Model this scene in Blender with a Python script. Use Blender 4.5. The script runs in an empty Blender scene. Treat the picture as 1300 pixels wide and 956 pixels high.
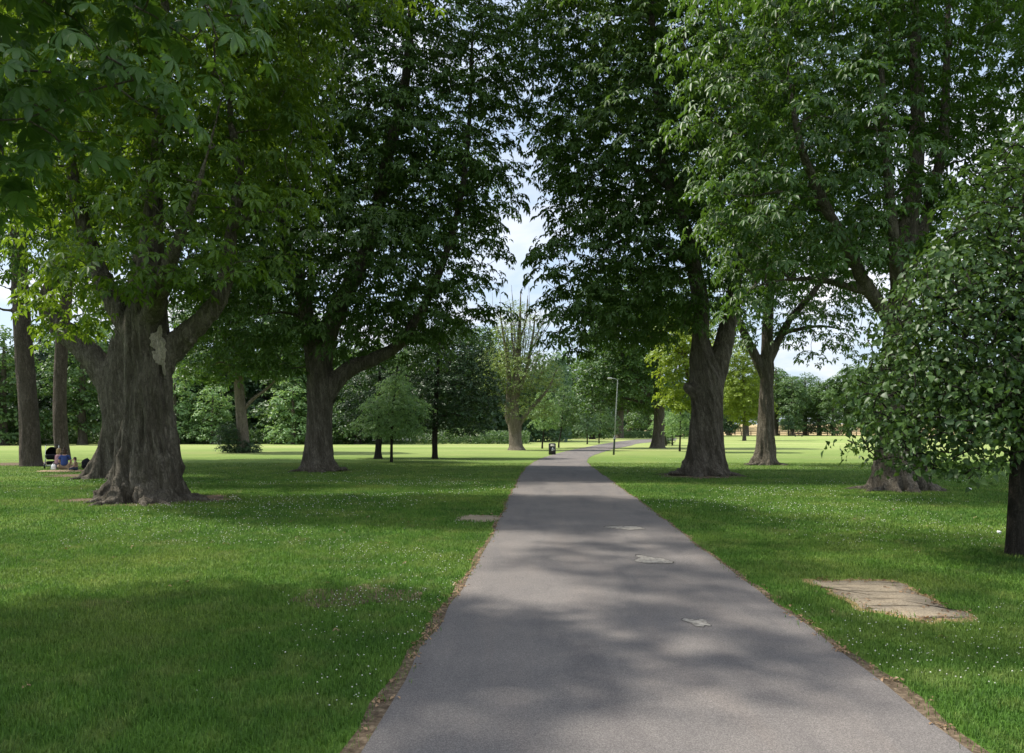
import bpy, math, random
import numpy as np
from mathutils import Vector

RNG = np.random.default_rng(11)
random.seed(5)
SC = bpy.context.scene
COL = SC.collection
F, CX, HY, CH = 1011.0, 650.0, 545.0, 1.7      # focal length in photo pixels, centre, horizon row, eye height

def depth(y):
    return F * CH / (y - HY)
def at(px, py, d):
    return np.array([(px - CX) / F * d, d, CH + (HY - py) / F * d])
def ground(px, py):
    d = depth(py)
    return np.array([(px - CX) / F * d, d])

# ------------------------------------------------------------------ noise
def _hash(ix, iy, iz, seed):
    n = (ix * 374761393 + iy * 668265263 + iz * 2147483647 + seed * 1274126177) & 0xFFFFFFFF
    n = ((n ^ (n >> 13)) * 1274126177) & 0xFFFFFFFF
    return ((n ^ (n >> 16)) & 0xFFFF) / 65535.0
def vnoise(p, seed=0):
    p = np.asarray(p, float)
    if p.shape[1] == 2:
        p = np.column_stack([p, np.zeros(len(p))])
    i = np.floor(p).astype(np.int64); f = p - i; f = f * f * (3 - 2 * f)
    r = 0
    for dx in (0, 1):
        for dy in (0, 1):
            for dz in (0, 1):
                w = (f[:, 0] if dx else 1 - f[:, 0]) * (f[:, 1] if dy else 1 - f[:, 1]) * (f[:, 2] if dz else 1 - f[:, 2])
                r = r + w * _hash(i[:, 0] + dx, i[:, 1] + dy, i[:, 2] + dz, seed)
    return r
def fbm(p, seed=0, o=3):
    p = np.asarray(p, float); a, s, t = 0.5, 0, 0
    for k in range(o):
        s = s + a * vnoise(p * 2 ** k, seed + k); t += a; a *= .5
    return s / t

# ------------------------------------------------------------------ object helpers
def prop(o, label=None, cat=None, group=None, kind=None):
    if label: o['label'] = label
    if cat: o['category'] = cat
    if group: o['group'] = group
    if kind: o['kind'] = kind
    return o
def empty(name, loc, label, cat, group=None):
    o = bpy.data.objects.new(name, None); COL.objects.link(o)
    o.empty_display_size = .2
    o.location = loc
    return prop(o, label, cat, group)
def link(name, me, mat, parent=None, origin=None):
    o = bpy.data.objects.new(name, me); COL.objects.link(o)
    if mat is not None: me.materials.append(mat)
    if parent is not None: o.parent = parent
    return o
def mesh_np(name, verts, faces, tint=None, smooth=False):
    """verts (n,3); faces: list of int arrays (m,k)"""
    me = bpy.data.meshes.new(name)
    verts = np.asarray(verts, np.float32)
    if isinstance(faces, np.ndarray): faces = [faces]
    faces = [np.asarray(f, np.int32) for f in faces if len(f)]
    nl = sum(f.size for f in faces); nf = sum(len(f) for f in faces)
    me.vertices.add(len(verts)); me.vertices.foreach_set('co', verts.ravel())
    me.loops.add(nl); me.loops.foreach_set('vertex_index', np.concatenate([f.ravel() for f in faces]))
    me.polygons.add(nf)
    tot = np.concatenate([np.full(len(f), f.shape[1], np.int32) for f in faces])
    st = np.concatenate([[0], np.cumsum(tot)[:-1]]).astype(np.int32)
    me.polygons.foreach_set('loop_start', st)
    me.update(calc_edges=True)
    if tint is not None:
        a = me.attributes.new('tint', 'FLOAT', 'POINT'); a.data.foreach_set('value', np.asarray(tint, np.float32))
    if smooth:
        me.polygons.foreach_set('use_smooth', np.ones(nf, bool))
    return me

class MB:
    """collects shapes into one mesh"""
    def __init__(s): s.v = []; s.f = {3: [], 4: []}; s.n = 0
    def add(s, v, f):
        v = np.asarray(v, float); f = np.asarray(f, int)
        s.v.append(v); s.f.setdefault(f.shape[1], []).append(f + s.n); s.n += len(v)
    def tube(s, pts, rad, seg=8, cap=True, lobes=None):
        pts = np.asarray(pts, float); n = len(pts)
        rad = np.broadcast_to(np.asarray(rad, float), (n,))
        t = np.gradient(pts, axis=0); t /= np.linalg.norm(t, axis=1)[:, None] + 1e-9
        ref = np.array([1., 0, 0]) if abs(t[0][0]) < .8 else np.array([0, 1., 0])
        V = []
        th = np.arange(seg) / seg * 2 * np.pi
        for i in range(n):
            u = ref - t[i] * (ref @ t[i]); u /= np.linalg.norm(u); w = np.cross(t[i], u); ref = u
            rr = rad[i] * (lobes(th, pts[i], i) if lobes else np.ones(seg))
            V.append(pts[i] + (np.cos(th) * rr)[:, None] * u + (np.sin(th) * rr)[:, None] * w)
        V = np.concatenate(V)
        a = np.arange(seg); b = (a + 1) % seg
        Fq = np.concatenate([np.column_stack([a + i * seg, b + i * seg, b + (i + 1) * seg, a + (i + 1) * seg]) for i in range(n - 1)])
        base = s.n; s.add(V, Fq)
        if cap:
            s.v.append(pts[[0, -1]]); c0 = s.n; s.n += 2
            s.f[3].append(np.column_stack([np.full(seg, c0), base + b, base + a]))
            e = base + (n - 1) * seg
            s.f[3].append(np.column_stack([np.full(seg, c0 + 1), e + a, e + b]))
        return s
    def box(s, c, h, R=None, taper=1.0, bev=0.0):
        """box of half sizes h; bevelled vertical edges when bev"""
        hx, hy, hz = h
        if bev > 0:
            b = bev
            o = [(hx - b, -hy), (hx, -hy + b), (hx, hy - b), (hx - b, hy), (-hx + b, hy), (-hx, hy - b), (-hx, -hy + b), (-hx + b, -hy)]
            k = len(o); rings = []
            for z, q in ((-hz, 1 - b / max(hx, .01)), (-hz + b, 1), (hz - b, taper), (hz, taper * (1 - b / max(hx, .01)))):
                rings.append(np.array([(x * q, y * q, z) for x, y in o]))
            V = np.concatenate(rings); a = np.arange(k); bb = (a + 1) % k
            Fq = np.concatenate([np.column_stack([a + i * k, bb + i * k, bb + (i + 1) * k, a + (i + 1) * k]) for i in range(3)])
            V = np.concatenate([V, [(0, 0, -hz), (0, 0, hz)]])
            T = np.concatenate([np.column_stack([np.full(k, 4 * k), bb, a]), np.column_stack([np.full(k, 4 * k + 1), 3 * k + a, 3 * k + bb])])
            if R is not None: V = V @ np.asarray(R).T
            n0 = s.n; s.add(V + np.asarray(c, float), Fq); s.f[3].append(T + n0)
            return s
        V = np.array([(x * hx, y * hy, z * hz) for z in (-1, 1) for y in (-1, 1) for x in (-1, 1)], float)
        V[4:, :2] *= taper
        if R is not None: V = V @ np.asarray(R).T
        s.add(V + np.asarray(c, float), [(0, 2, 3, 1), (4, 5, 7, 6), (0, 1, 5, 4), (2, 6, 7, 3), (0, 4, 6, 2), (1, 3, 7, 5)])
        return s
    def ball(s, c, r, seg=14, rings=9, wob=0, seed=0):
        c = np.asarray(c, float); r = np.broadcast_to(np.asarray(r, float), (3,))
        ph = np.linspace(.02, np.pi - .02, rings); th = np.arange(seg) / seg * 2 * np.pi
        D = np.array([(math.sin(p) * math.cos(t), math.sin(p) * math.sin(t), math.cos(p)) for p in ph for t in th])
        k = 1 + (wob * (vnoise(D * 2 + 7, seed) - .5) * 2 if wob else 0)
        V = c + D * r * (k[:, None] if wob else 1)
        a = np.arange(seg); b = (a + 1) % seg
        Fq = np.concatenate([np.column_stack([a + i * seg, a + (i + 1) * seg, b + (i + 1) * seg, b + i * seg]) for i in range(rings - 1)])
        s.add(V, Fq); return s
    def mesh(s, name, smooth=True, origin=None):
        V = np.concatenate(s.v)
        if origin is not None: V = V - np.asarray(origin)
        return mesh_np(name, V, [np.concatenate(f) for f in s.f.values() if f], smooth=smooth)
    def build(s, name, mat, parent=None, smooth=True, origin=None):
        return link(name, s.mesh(name, smooth, origin), mat, parent)

# ------------------------------------------------------------------ materials
def new_mat(name):
    m = bpy.data.materials.new(name); m.use_nodes = True
    nt = m.node_tree; nt.nodes.clear()
    out = nt.nodes.new('ShaderNodeOutputMaterial')
    return m, nt, out
def N(nt, t, **kw):
    n = nt.nodes.new(t)
    for k, v in kw.items():
        if k in n.inputs: n.inputs[k].default_value = v
        else: setattr(n, k, v)
    return n
def noise(nt, vec, scale, detail=4, rough=.55, dist=0):
    n = N(nt, 'ShaderNodeTexNoise'); n.inputs['Scale'].default_value = scale
    n.inputs['Detail'].default_value = detail; n.inputs['Roughness'].default_value = rough
    n.inputs['Distortion'].default_value = dist
    if vec is not None: nt.links.new(vec, n.inputs['Vector'])
    return n.outputs['Fac']
def ramp(nt, fac, stops, interp='LINEAR'):
    r = N(nt, 'ShaderNodeValToRGB'); r.color_ramp.interpolation = interp
    e = r.color_ramp.elements
    while len(e) < len(stops): e.new(.5)
    for k, (p, c) in enumerate(stops):
        e[k].position = p; e[k].color = (*c, 1) if len(c) == 3 else c
    nt.links.new(fac, r.inputs['Fac']); return r.outputs['Color']
def mix(nt, fac, a, b, mode='MIX'):
    m = N(nt, 'ShaderNodeMix', data_type='RGBA', blend_type=mode)
    for s, v in ((m.inputs[0], fac), (m.inputs[6], a), (m.inputs[7], b)):
        if isinstance(v, (int, float)): s.default_value = v
        elif isinstance(v, tuple): s.default_value = (*v, 1)
        else: nt.links.new(v, s)
    return m.outputs[2]
def math_(nt, op, a, b=0.0):
    m = N(nt, 'ShaderNodeMath', operation=op)
    for s, v in ((m.inputs[0], a), (m.inputs[1], b)):
        if isinstance(v, (int, float)): s.default_value = v
        else: nt.links.new(v, s)
    return m.outputs[0]
def principled(nt, out, color, rough=.8, spec=.3, bump=None, bstr=.3, bdist=.02, metallic=0):
    p = N(nt, 'ShaderNodeBsdfPrincipled')
    if isinstance(color, tuple): p.inputs['Base Color'].default_value = (*color, 1)
    else: nt.links.new(color, p.inputs['Base Color'])
    if isinstance(rough, (int, float)): p.inputs['Roughness'].default_value = rough
    else: nt.links.new(rough, p.inputs['Roughness'])
    p.inputs['Specular IOR Level'].default_value = spec; p.inputs['Metallic'].default_value = metallic
    if bump is not None:
        b = N(nt, 'ShaderNodeBump'); b.inputs['Strength'].default_value = bstr; b.inputs['Distance'].default_value = bdist
        nt.links.new(bump, b.inputs['Height']); nt.links.new(b.outputs[0], p.inputs['Normal'])
    nt.links.new(p.outputs[0], out.inputs['Surface']); return p
def pos(nt): return N(nt, 'ShaderNodeNewGeometry').outputs['Position']
def objc(nt): return N(nt, 'ShaderNodeTexCoord').outputs['Object']
def mapping(nt, vec, scale=(1, 1, 1)):
    m = N(nt, 'ShaderNodeMapping'); m.inputs['Scale'].default_value = scale
    nt.links.new(vec, m.inputs['Vector']); return m.outputs[0]

def leaf_mat(name, c_dark, c_light, trans, tmix=.35, rough=.45, spec=.35):
    m, nt, out = new_mat(name)
    a = N(nt, 'ShaderNodeAttribute', attribute_name='tint').outputs['Fac']
    big = noise(nt, pos(nt), .55, 2)
    f = math_(nt, 'ADD', math_(nt, 'MULTIPLY', a, .7), math_(nt, 'MULTIPLY', big, .45))
    col = ramp(nt, f, [(.18, c_dark), (.85, c_light)])
    p = N(nt, 'ShaderNodeBsdfPrincipled'); nt.links.new(col, p.inputs['Base Color'])
    p.inputs['Roughness'].default_value = rough; p.inputs['Specular IOR Level'].default_value = spec
    tr = N(nt, 'ShaderNodeBsdfTranslucent')
    tc = mix(nt, .6, col, trans); nt.links.new(tc, tr.inputs['Color'])
    mx = N(nt, 'ShaderNodeMixShader'); mx.inputs[0].default_value = tmix
    nt.links.new(p.outputs[0], mx.inputs[1]); nt.links.new(tr.outputs[0], mx.inputs[2])
    nt.links.new(mx.outputs[0], out.inputs['Surface']); return m

def bark_mat(name, c0, c1, twist=.5, sc=5.0, moss=0.0, stretch=.13):
    m, nt, out = new_mat(name)
    oc = objc(nt)
    sep = N(nt, 'ShaderNodeSeparateXYZ'); nt.links.new(oc, sep.inputs[0])
    vr = N(nt, 'ShaderNodeVectorRotate', rotation_type='Z_AXIS'); nt.links.new(oc, vr.inputs['Vector'])
    nt.links.new(math_(nt, 'MULTIPLY', sep.outputs['Z'], twist), vr.inputs['Angle'])
    st = mapping(nt, vr.outputs[0], (1, 1, stretch))
    n1 = noise(nt, st, sc, 6, .62, .6); n2 = noise(nt, st, sc * 3.2, 5, .65, .3); n3 = noise(nt, oc, 28, 4)
    h = math_(nt, 'ADD', math_(nt, 'MULTIPLY', n1, .6), math_(nt, 'ADD', math_(nt, 'MULTIPLY', n2, .4), math_(nt, 'MULTIPLY', n3, .15)))
    rid = math_(nt, 'ABSOLUTE', math_(nt, 'SUBTRACT', n2, .5))
    col = ramp(nt, h, [(.38, tuple(x * .35 for x in c0)), (.53, c0), (.7, c1)])
    col = mix(nt, .75, col, ramp(nt, rid, [(.0, (.35, .34, .33)), (.05, (1, 1, 1))]), 'MULTIPLY')
    col = mix(nt, math_(nt, 'MULTIPLY', noise(nt, oc, 1.1, 3), .4), col, (c1[0] * 1.1, c1[1] * 1.15, c1[2] * 1.0))
    if moss:
        up = ramp(nt, noise(nt, oc, 1.7, 4), [(.5, (0, 0, 0)), (.7, (1, 1, 1))])
        col = mix(nt, math_(nt, 'MULTIPLY', up, moss), col, (.06, .085, .03))
    vo = N(nt, 'ShaderNodeTexVoronoi', feature='DISTANCE_TO_EDGE'); vo.inputs['Scale'].default_value = sc * 1.9
    wv = N(nt, 'ShaderNodeVectorMath', operation='MULTIPLY_ADD'); nz = N(nt, 'ShaderNodeTexNoise'); nz.inputs['Scale'].default_value = sc * 1.2; nz.inputs['Detail'].default_value = 4; nt.links.new(vr.outputs[0], nz.inputs['Vector'])
    nt.links.new(nz.outputs['Color'], wv.inputs[0]); wv.inputs[1].default_value = (.22, .22, .12); nt.links.new(mapping(nt, vr.outputs[0], (1, 1, .21)), wv.inputs[2]); nt.links.new(wv.outputs[0], vo.inputs['Vector'])
    plate = math_(nt, 'MINIMUM', vo.outputs['Distance'], .16)
    col = mix(nt, .5, col, ramp(nt, plate, [(.0, (.30, .28, .26)), (.05, (.85, .85, .85)), (.15, (1.15, 1.14, 1.12))]), 'MULTIPLY')
    h = math_(nt, 'ADD', h, math_(nt, 'MULTIPLY', plate, 1.1))
    hh = math_(nt, 'ADD', h, math_(nt, 'MULTIPLY', math_(nt, 'MINIMUM', rid, .12), 2.2))
    principled(nt, out, col, .9, .15, hh, 1.0, .09)
    return m

def plain(name, c, rough=.7, spec=.3, var=.25, sc=30, metallic=0):
    m, nt, out = new_mat(name)
    n = noise(nt, objc(nt), sc, 4)
    col = ramp(nt, n, [(.3, tuple(x * (1 - var) for x in c)), (.7, tuple(min(1, x * (1 + var)) for x in c))])
    principled(nt, out, col, rough, spec, n, .15, .005, metallic); return m

def grass_color(nt):
    p = pos(nt)
    sep = N(nt, 'ShaderNodeSeparateXYZ'); nt.links.new(p, sep.inputs[0])
    a = noise(nt, p, .35, 4, .6); b = noise(nt, p, 2.3, 4, .6); c = noise(nt, mapping(nt, p, (.03, .12, 1)), 1.0, 3)
    base = ramp(nt, a, [(.3, (.046, .108, .018)), (.5, (.074, .150, .024)), (.68, (.130, .185, .040))])
    base = mix(nt, ramp(nt, b, [(.48, (0, 0, 0)), (.70, (.7, .7, .7))]), base, (.150, .195, .055))
    base = mix(nt, ramp(nt, noise(nt, p, 1.1, 5, .65, .5), [(.60, (0, 0, 0)), (.72, (.55, .55, .55))]), base, (.19, .165, .085))
    # the mown open field further off is drier, its colour also lifted to look sunlit
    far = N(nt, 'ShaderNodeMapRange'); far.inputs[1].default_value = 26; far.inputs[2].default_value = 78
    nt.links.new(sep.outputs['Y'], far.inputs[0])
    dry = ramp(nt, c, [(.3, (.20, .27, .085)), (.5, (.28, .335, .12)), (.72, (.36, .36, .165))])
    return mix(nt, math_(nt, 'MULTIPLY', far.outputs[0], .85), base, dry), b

def make_materials():
    M = {}
    M['chestnut'] = leaf_mat('chestnut leaf', (.020, .054, .014), (.066, .130, .026), (.16, .30, .02), .30)
    M['chestnut_dark'] = leaf_mat('dark chestnut leaf', (.024, .058, .016), (.076, .134, .028), (.16, .29, .025), .34, .5, .25)
    M['chestnut_mid'] = leaf_mat('mid chestnut leaf', (.018, .055, .010), (.100, .172, .022), (.28, .42, .02), .42)  # pale end yellowed and brightened in place of sun on the sprays
    M['chestnut_bright'] = leaf_mat('light chestnut leaf', (.030, .075, .010), (.105, .175, .022), (.26, .40, .02), .40)
    M['lime'] = leaf_mat('lime leaf', (.011, .036, .012), (.064, .115, .024), (.15, .27, .03), .22, .45, .3)
    M['young'] = leaf_mat('young leaf', (.085, .175, .064), (.215, .335, .130), (.33, .50, .10), .42)
    M['conifer'] = leaf_mat('dark leaf', (.014, .038, .013), (.038, .080, .022), (.07, .15, .02), .2)
    M['yellow'] = leaf_mat('yellow leaf', (.075, .135, .014), (.22, .29, .03), (.38, .48, .03), .45)
    M['pale'] = leaf_mat('pale leaf', (.09, .15, .04), (.19, .27, .075), (.30, .36, .05), .35)
    M['belt'] = leaf_mat('belt leaf', (.038, .085, .030), (.105, .175, .050), (.17, .30, .05), .36)
    M['belt_blue'] = leaf_mat('blue green leaf', (.040, .082, .046), (.092, .160, .070), (.14, .25, .06), .34)
    M['bark'] = bark_mat('chestnut bark', (.072, .059, .046), (.205, .178, .145), .16, 5.5, 0, .19); M['bark_twist'] = bark_mat('twisted chestnut bark', (.072, .059, .046), (.205, .178, .145), .42, 5.5, 0, .19)
    M['bark_far'] = bark_mat('plain bark', (.075, .062, .050), (.16, .14, .115), .1, 6, .2)
    M['bark_pale'] = bark_mat('pale bark', (.15, .125, .10), (.27, .23, .19), .1, 6)
    M['bark_pine'] = bark_mat('pine bark', (.075, .058, .047), (.17, .135, .115), .05, 6, 0, .22)
    M['bark_dark'] = bark_mat('young bark', (.030, .026, .022), (.075, .064, .052), .1, 12)
    M['wood'] = bark_mat('torn wood', (.50, .43, .34), (.78, .70, .58), .1, 9, 0, .08)
    # ground
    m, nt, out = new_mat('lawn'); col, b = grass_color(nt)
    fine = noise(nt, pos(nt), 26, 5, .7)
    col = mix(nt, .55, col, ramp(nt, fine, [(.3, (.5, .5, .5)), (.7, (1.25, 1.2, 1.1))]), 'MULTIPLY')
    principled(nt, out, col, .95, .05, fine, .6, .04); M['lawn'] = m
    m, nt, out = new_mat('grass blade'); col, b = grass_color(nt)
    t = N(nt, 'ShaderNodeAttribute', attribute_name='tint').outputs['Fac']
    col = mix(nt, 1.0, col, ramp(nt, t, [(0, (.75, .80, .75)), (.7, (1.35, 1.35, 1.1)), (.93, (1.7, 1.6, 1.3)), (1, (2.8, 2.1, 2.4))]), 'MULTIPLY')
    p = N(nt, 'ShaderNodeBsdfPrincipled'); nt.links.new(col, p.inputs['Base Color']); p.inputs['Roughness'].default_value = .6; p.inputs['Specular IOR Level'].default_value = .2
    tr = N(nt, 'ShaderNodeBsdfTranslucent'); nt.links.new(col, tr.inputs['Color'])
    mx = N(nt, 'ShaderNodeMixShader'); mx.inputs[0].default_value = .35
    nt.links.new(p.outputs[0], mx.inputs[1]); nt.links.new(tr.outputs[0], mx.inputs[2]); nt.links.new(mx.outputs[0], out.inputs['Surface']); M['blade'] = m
    # asphalt
    m, nt, out = new_mat('asphalt'); p_ = pos(nt)
    g = noise(nt, p_, 140, 3, .7); s1 = noise(nt, p_, .8, 5, .6); s2 = noise(nt, mapping(nt, p_, (1.4, .22, 1)), 1.3, 5, .6, .4)
    col = ramp(nt, g, [(.28, (.078, .072, .068)), (.5, (.139, .129, .122)), (.74, (.25, .233, .22))])
    col = mix(nt, .8, col, ramp(nt, s1, [(.3, (.80, .79, .79)), (.7, (1.12, 1.08, 1.04))]), 'MULTIPLY')
    col = mix(nt, .8, col, ramp(nt, s2, [(.32, (.80, .80, .82)), (.48, (1, 1, 1)), (.72, (1.13, 1.08, 1.04))]), 'MULTIPLY')
    v = N(nt, 'ShaderNodeTexVoronoi', feature='DISTANCE_TO_EDGE'); v.inputs['Scale'].default_value = .55
    warp = N(nt, 'ShaderNodeTexNoise'); warp.inputs['Scale'].default_value = 1.7; warp.inputs['Detail'].default_value = 6; nt.links.new(p_, warp.inputs['Vector'])
    ad = N(nt, 'ShaderNodeVectorMath', operation='MULTIPLY_ADD'); nt.links.new(warp.outputs['Color'], ad.inputs[0]); ad.inputs[1].default_value = (1.3, 1.3, 0); nt.links.new(p_, ad.inputs[2])
    nt.links.new(ad.outputs[0], v.inputs['Vector'])
    crack = ramp(nt, v.outputs['Distance'], [(0, (1, 1, 1)), (.010, (0, 0, 0))])
    cm = math_(nt, 'MULTIPLY', crack, ramp(nt, noise(nt, p_, .45, 2), [(.54, (0, 0, 0)), (.66, (.35, .35, .35))]))
    col = mix(nt, cm, col, (.035, .032, .03))
    principled(nt, out, col, .92, .12, g, .5, .006); M['asphalt'] = m
    # soil
    m, nt, out = new_mat('soil'); p_ = pos(nt); g = noise(nt, p_, 18, 6, .7); l = noise(nt, p_, 2.2, 4)
    col = ramp(nt, g, [(.3, (.055, .040, .028)), (.5, (.125, .095, .066)), (.68, (.25, .195, .135))])
    col = mix(nt, .7, col, ramp(nt, l, [(.3, (.7, .7, .7)), (.7, (1.2, 1.15, 1.05))]), 'MULTIPLY')
    principled(nt, out, col, .95, .05, g, .8, .03); M['soil'] = m
    m, nt, out = new_mat('worn concrete'); p_ = pos(nt); g = noise(nt, p_, 60, 5, .7); l = noise(nt, mapping(nt, p_, (1, 5, 1)), 1.8, 6, .6, .5)
    col = ramp(nt, g, [(.3, (.15, .12, .085)), (.5, (.27, .22, .155)), (.7, (.38, .32, .23))])
    col = mix(nt, .85, col, ramp(nt, l, [(.38, (.30, .29, .28)), (.46, (.95, .95, .95)), (.7, (1.12, 1.1, 1.05))]), 'MULTIPLY')
    principled(nt, out, col, .95, .05, l, .5, .03); M['slab'] = m
    m, nt, out = new_mat('dead grass'); p_ = pos(nt); g = noise(nt, p_, 40, 5, .7)
    col = ramp(nt, g, [(.3, (.17, .115, .05)), (.55, (.32, .24, .11)), (.7, (.42, .33, .17))])
    principled(nt, out, col, .95, .05, g, .8, .03); M['dead'] = m
    m, nt, out = new_mat('dry field'); p_ = pos(nt); g = noise(nt, mapping(nt, p_, (.1, .4, 1)), .5, 4)
    principled(nt, out, ramp(nt, g, [(.3, (.30, .23, .12)), (.7, (.42, .33, .19))]), .95, .05); M['dryfield'] = m
    M['pothole'] = plain('pothole', (.215, .20, .175), .95, .05, .5, 25)
    M['pothole_rim'] = plain('broken edge', (.050, .045, .042), .95, .05, .4, 40)
    M['petal'] = plain('clover petal', (.55, .54, .47), .8, .1, .1)
    M['dry_leaf'] = leaf_mat('dry leaf', (.13, .075, .04), (.34, .22, .12), (.3, .15, .05), .15)
    M['black'] = plain('black plastic', (.014, .014, .016), .4, .4, .15)
    M['black_cloth'] = plain('black cloth', (.012, .012, .015), .9, .1, .2)
    M['cream'] = plain('cream panel', (.70, .66, .56), .5, .3, .05)
    M['white'] = plain('white', (.78, .78, .76), .6, .3, .05)
    M['grey_metal'] = plain('grey metal', (.30, .32, .32), .5, .4, .1)
    M['dark_metal'] = plain('dark green metal', (.035, .05, .045), .5, .4, .15)
    M['skin'] = plain('skin', (.46, .29, .21), .6, .3, .06)
    M['blue'] = plain('blue cotton', (.045, .075, .21), .9, .1, .12)
    M['pink'] = plain('pink cotton', (.36, .20, .22), .9, .1, .3, 14)
    M['denim'] = plain('denim', (.05, .06, .09), .9, .1, .15)
    M['tan'] = plain('tan cloth', (.34, .24, .155), .95, .1, .25, 8)
    M['hair_brown'] = plain('brown hair', (.055, .032, .020), .6, .3, .3, 60)
    M['hair_blond'] = plain('blond hair', (.36, .24, .11), .6, .3, .3, 60)
    M['red'] = plain('red cotton', (.30, .05, .03), .9, .1, .1)
    M['brown_wood'] = plain('dark wood', (.065, .045, .032), .8, .2, .3, 20)
    return M
M = make_materials()

# ------------------------------------------------------------------ path, in ground coordinates
def catmull(P, n):
    P = np.asarray(P, float); P = np.vstack([2 * P[0] - P[1], P, 2 * P[-1] - P[-2]])
    out = []
    for i in range(1, len(P) - 2):
        for t in np.arange(n) / n:
            a, b, c, d = P[i - 1:i + 3]
            out.append(.5 * ((2 * b) + (c - a) * t + (2 * a - 5 * b + 4 * c - d) * t * t + (3 * b - a - 3 * c + d) * t ** 3))
    out.append(P[-2]); return np.array(out)
LEFT = [(517, 866), (560, 790), (590, 741), (617, 694), (640, 650), (651, 624), (661, 604), (673, 590), (692, 580.5), (720, 572.5), (748, 567), (770, 562.8), (797, 559.2), (822, 557.4), (860, 556.6)]
RIGHT = [(1112, 866), (1055, 821), (1000, 779), (940, 734), (880, 690), (829, 650), (790, 621), (764, 602), (749, 590.5), (746, 583.5), (754, 578), (776, 571), (800, 566), (815, 562.6), (858, 559.4)]
Lg = np.array([(-1.05, -4.0), (-.98, 0.0)] + [tuple(ground(*p)) for p in LEFT]); Rg = np.array([(2.0, -4.0), (2.15, 0.0)] + [tuple(ground(*p)) for p in RIGHT])
Ls, Rs = catmull(Lg, 10), catmull(Rg, 10)
w1 = (vnoise(Ls * 1.3, 3) - .5)[:, None] * .10; w2 = (vnoise(Rs * 1.3, 4) - .5)[:, None] * .10
Ls = Ls + w1 * [1, 0]; Rs = Rs + w2 * [1, 0]
PATH_POLY = np.vstack([Ls, Rs[::-1]])
def in_poly(p, poly):
    x, y = p[:, 0], p[:, 1]; c = np.zeros(len(p), bool); j = len(poly) - 1
    for i in range(len(poly)):
        xi, yi = poly[i]; xj, yj = poly[j]
        c ^= ((yi > y) != (yj > y)) & (x < (xj - xi) * (y - yi) / (yj - yi + 1e-12) + xi); j = i
    return c
def strip(a, b, z, k=4):
    n = len(a); V = []
    for i in range(k + 1):
        t = i / k; V.append(np.column_stack([a * (1 - t) + b * t, np.full(n, z)]))
    V = np.concatenate(V); i = np.arange(n - 1)
    return V, np.concatenate([np.column_stack([i + r * n, i + (r + 1) * n, i + 1 + (r + 1) * n, i + 1 + r * n]) for r in range(k)])

def sheet(name, poly, z, mat, parent=None):
    n = len(poly); c = poly.mean(0)
    V = np.vstack([np.column_stack([poly, np.full(n, z)]), [[c[0], c[1], z]]])
    i = np.arange(n)
    return link(name, mesh_np(name, V, np.column_stack([i, (i + 1) % n, np.full(n, n)])), mat, parent)
def blob(px, py, rx, ry, seed, rot=0, n=40, rough=.35):
    c = ground(px, py); th = np.arange(n) / n * 2 * np.pi
    k = 1 + rough * 2 * (fbm(np.column_stack([np.cos(th) * 1.6 + 5, np.sin(th) * 1.6 + 5]), seed, 3) - .5)
    x, y = np.cos(th) * rx * k, np.sin(th) * ry * k
    return c + np.column_stack([x * math.cos(rot) - y * math.sin(rot), x * math.sin(rot) + y * math.cos(rot)])

S = 900.0
V, Fc = [], []
gx = np.concatenate([[-S, -300], np.linspace(-120, 120, 13), [300, S]]); gy = np.concatenate([[-200, -20], np.linspace(0, 260, 14), [500, 2 * S]])
X, Y = np.meshgrid(gx, gy); nv = X.size; i = np.arange(nv).reshape(X.shape)
gr = link('ground', mesh_np('ground', np.column_stack([X.ravel(), Y.ravel(), np.zeros(nv)]), np.column_stack([i[:-1, :-1].ravel(), i[:-1, 1:].ravel(), i[1:, 1:].ravel(), i[1:, :-1].ravel()])), M['lawn'])
prop(gr, 'short mown green lawn that opens into a paler field', kind='structure')

def offset(line, other, w):
    d = line - other; d /= np.linalg.norm(d, axis=1)[:, None]; return line + d * np.asarray(w)[:, None]
wl = .05 + .07 * np.clip(1 - Ls[:, 1] / 14, 0, 1) + .22 * (fbm(Ls * 1.9, 8) - .42); wr = .07 + .22 * (fbm(Rs * 1.9, 9) - .40)
VL = offset(Ls, Rs, np.clip(wl, .02, .5)); VR = offset(Rs, Ls, np.clip(wr, .02, .4))
V1, F1 = strip(VL, VR, .004)
prop(link('dirt_verge', mesh_np('dirt_verge', V1, F1), M['soil']), 'brown dirt verge with dry leaves along both path edges', kind='structure')
V1, F1 = strip(Ls, Rs, .010, 6)
path = prop(link('path', mesh_np('path', V1, F1), M['asphalt']), 'grey asphalt footpath winding away through the park', kind='structure')
VERGE = np.vstack([VL, VR[::-1]])
BARE = []
for k, (px, py, rx, ry) in enumerate([(796, 671, .27, .24), (825, 712, .19, .30), (888, 791.5, .10, .13)]):
    r = sheet('pothole', blob(px, py - .2, rx * 1.03, ry * 1.10, 20 + k, .2, 110, .75), .0135, M['pothole_rim'], path)
    sheet('pothole_floor', blob(px, py + .3, rx, ry, 20 + k, .2, 110, .75), .0165, M['pothole'], r)

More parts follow.
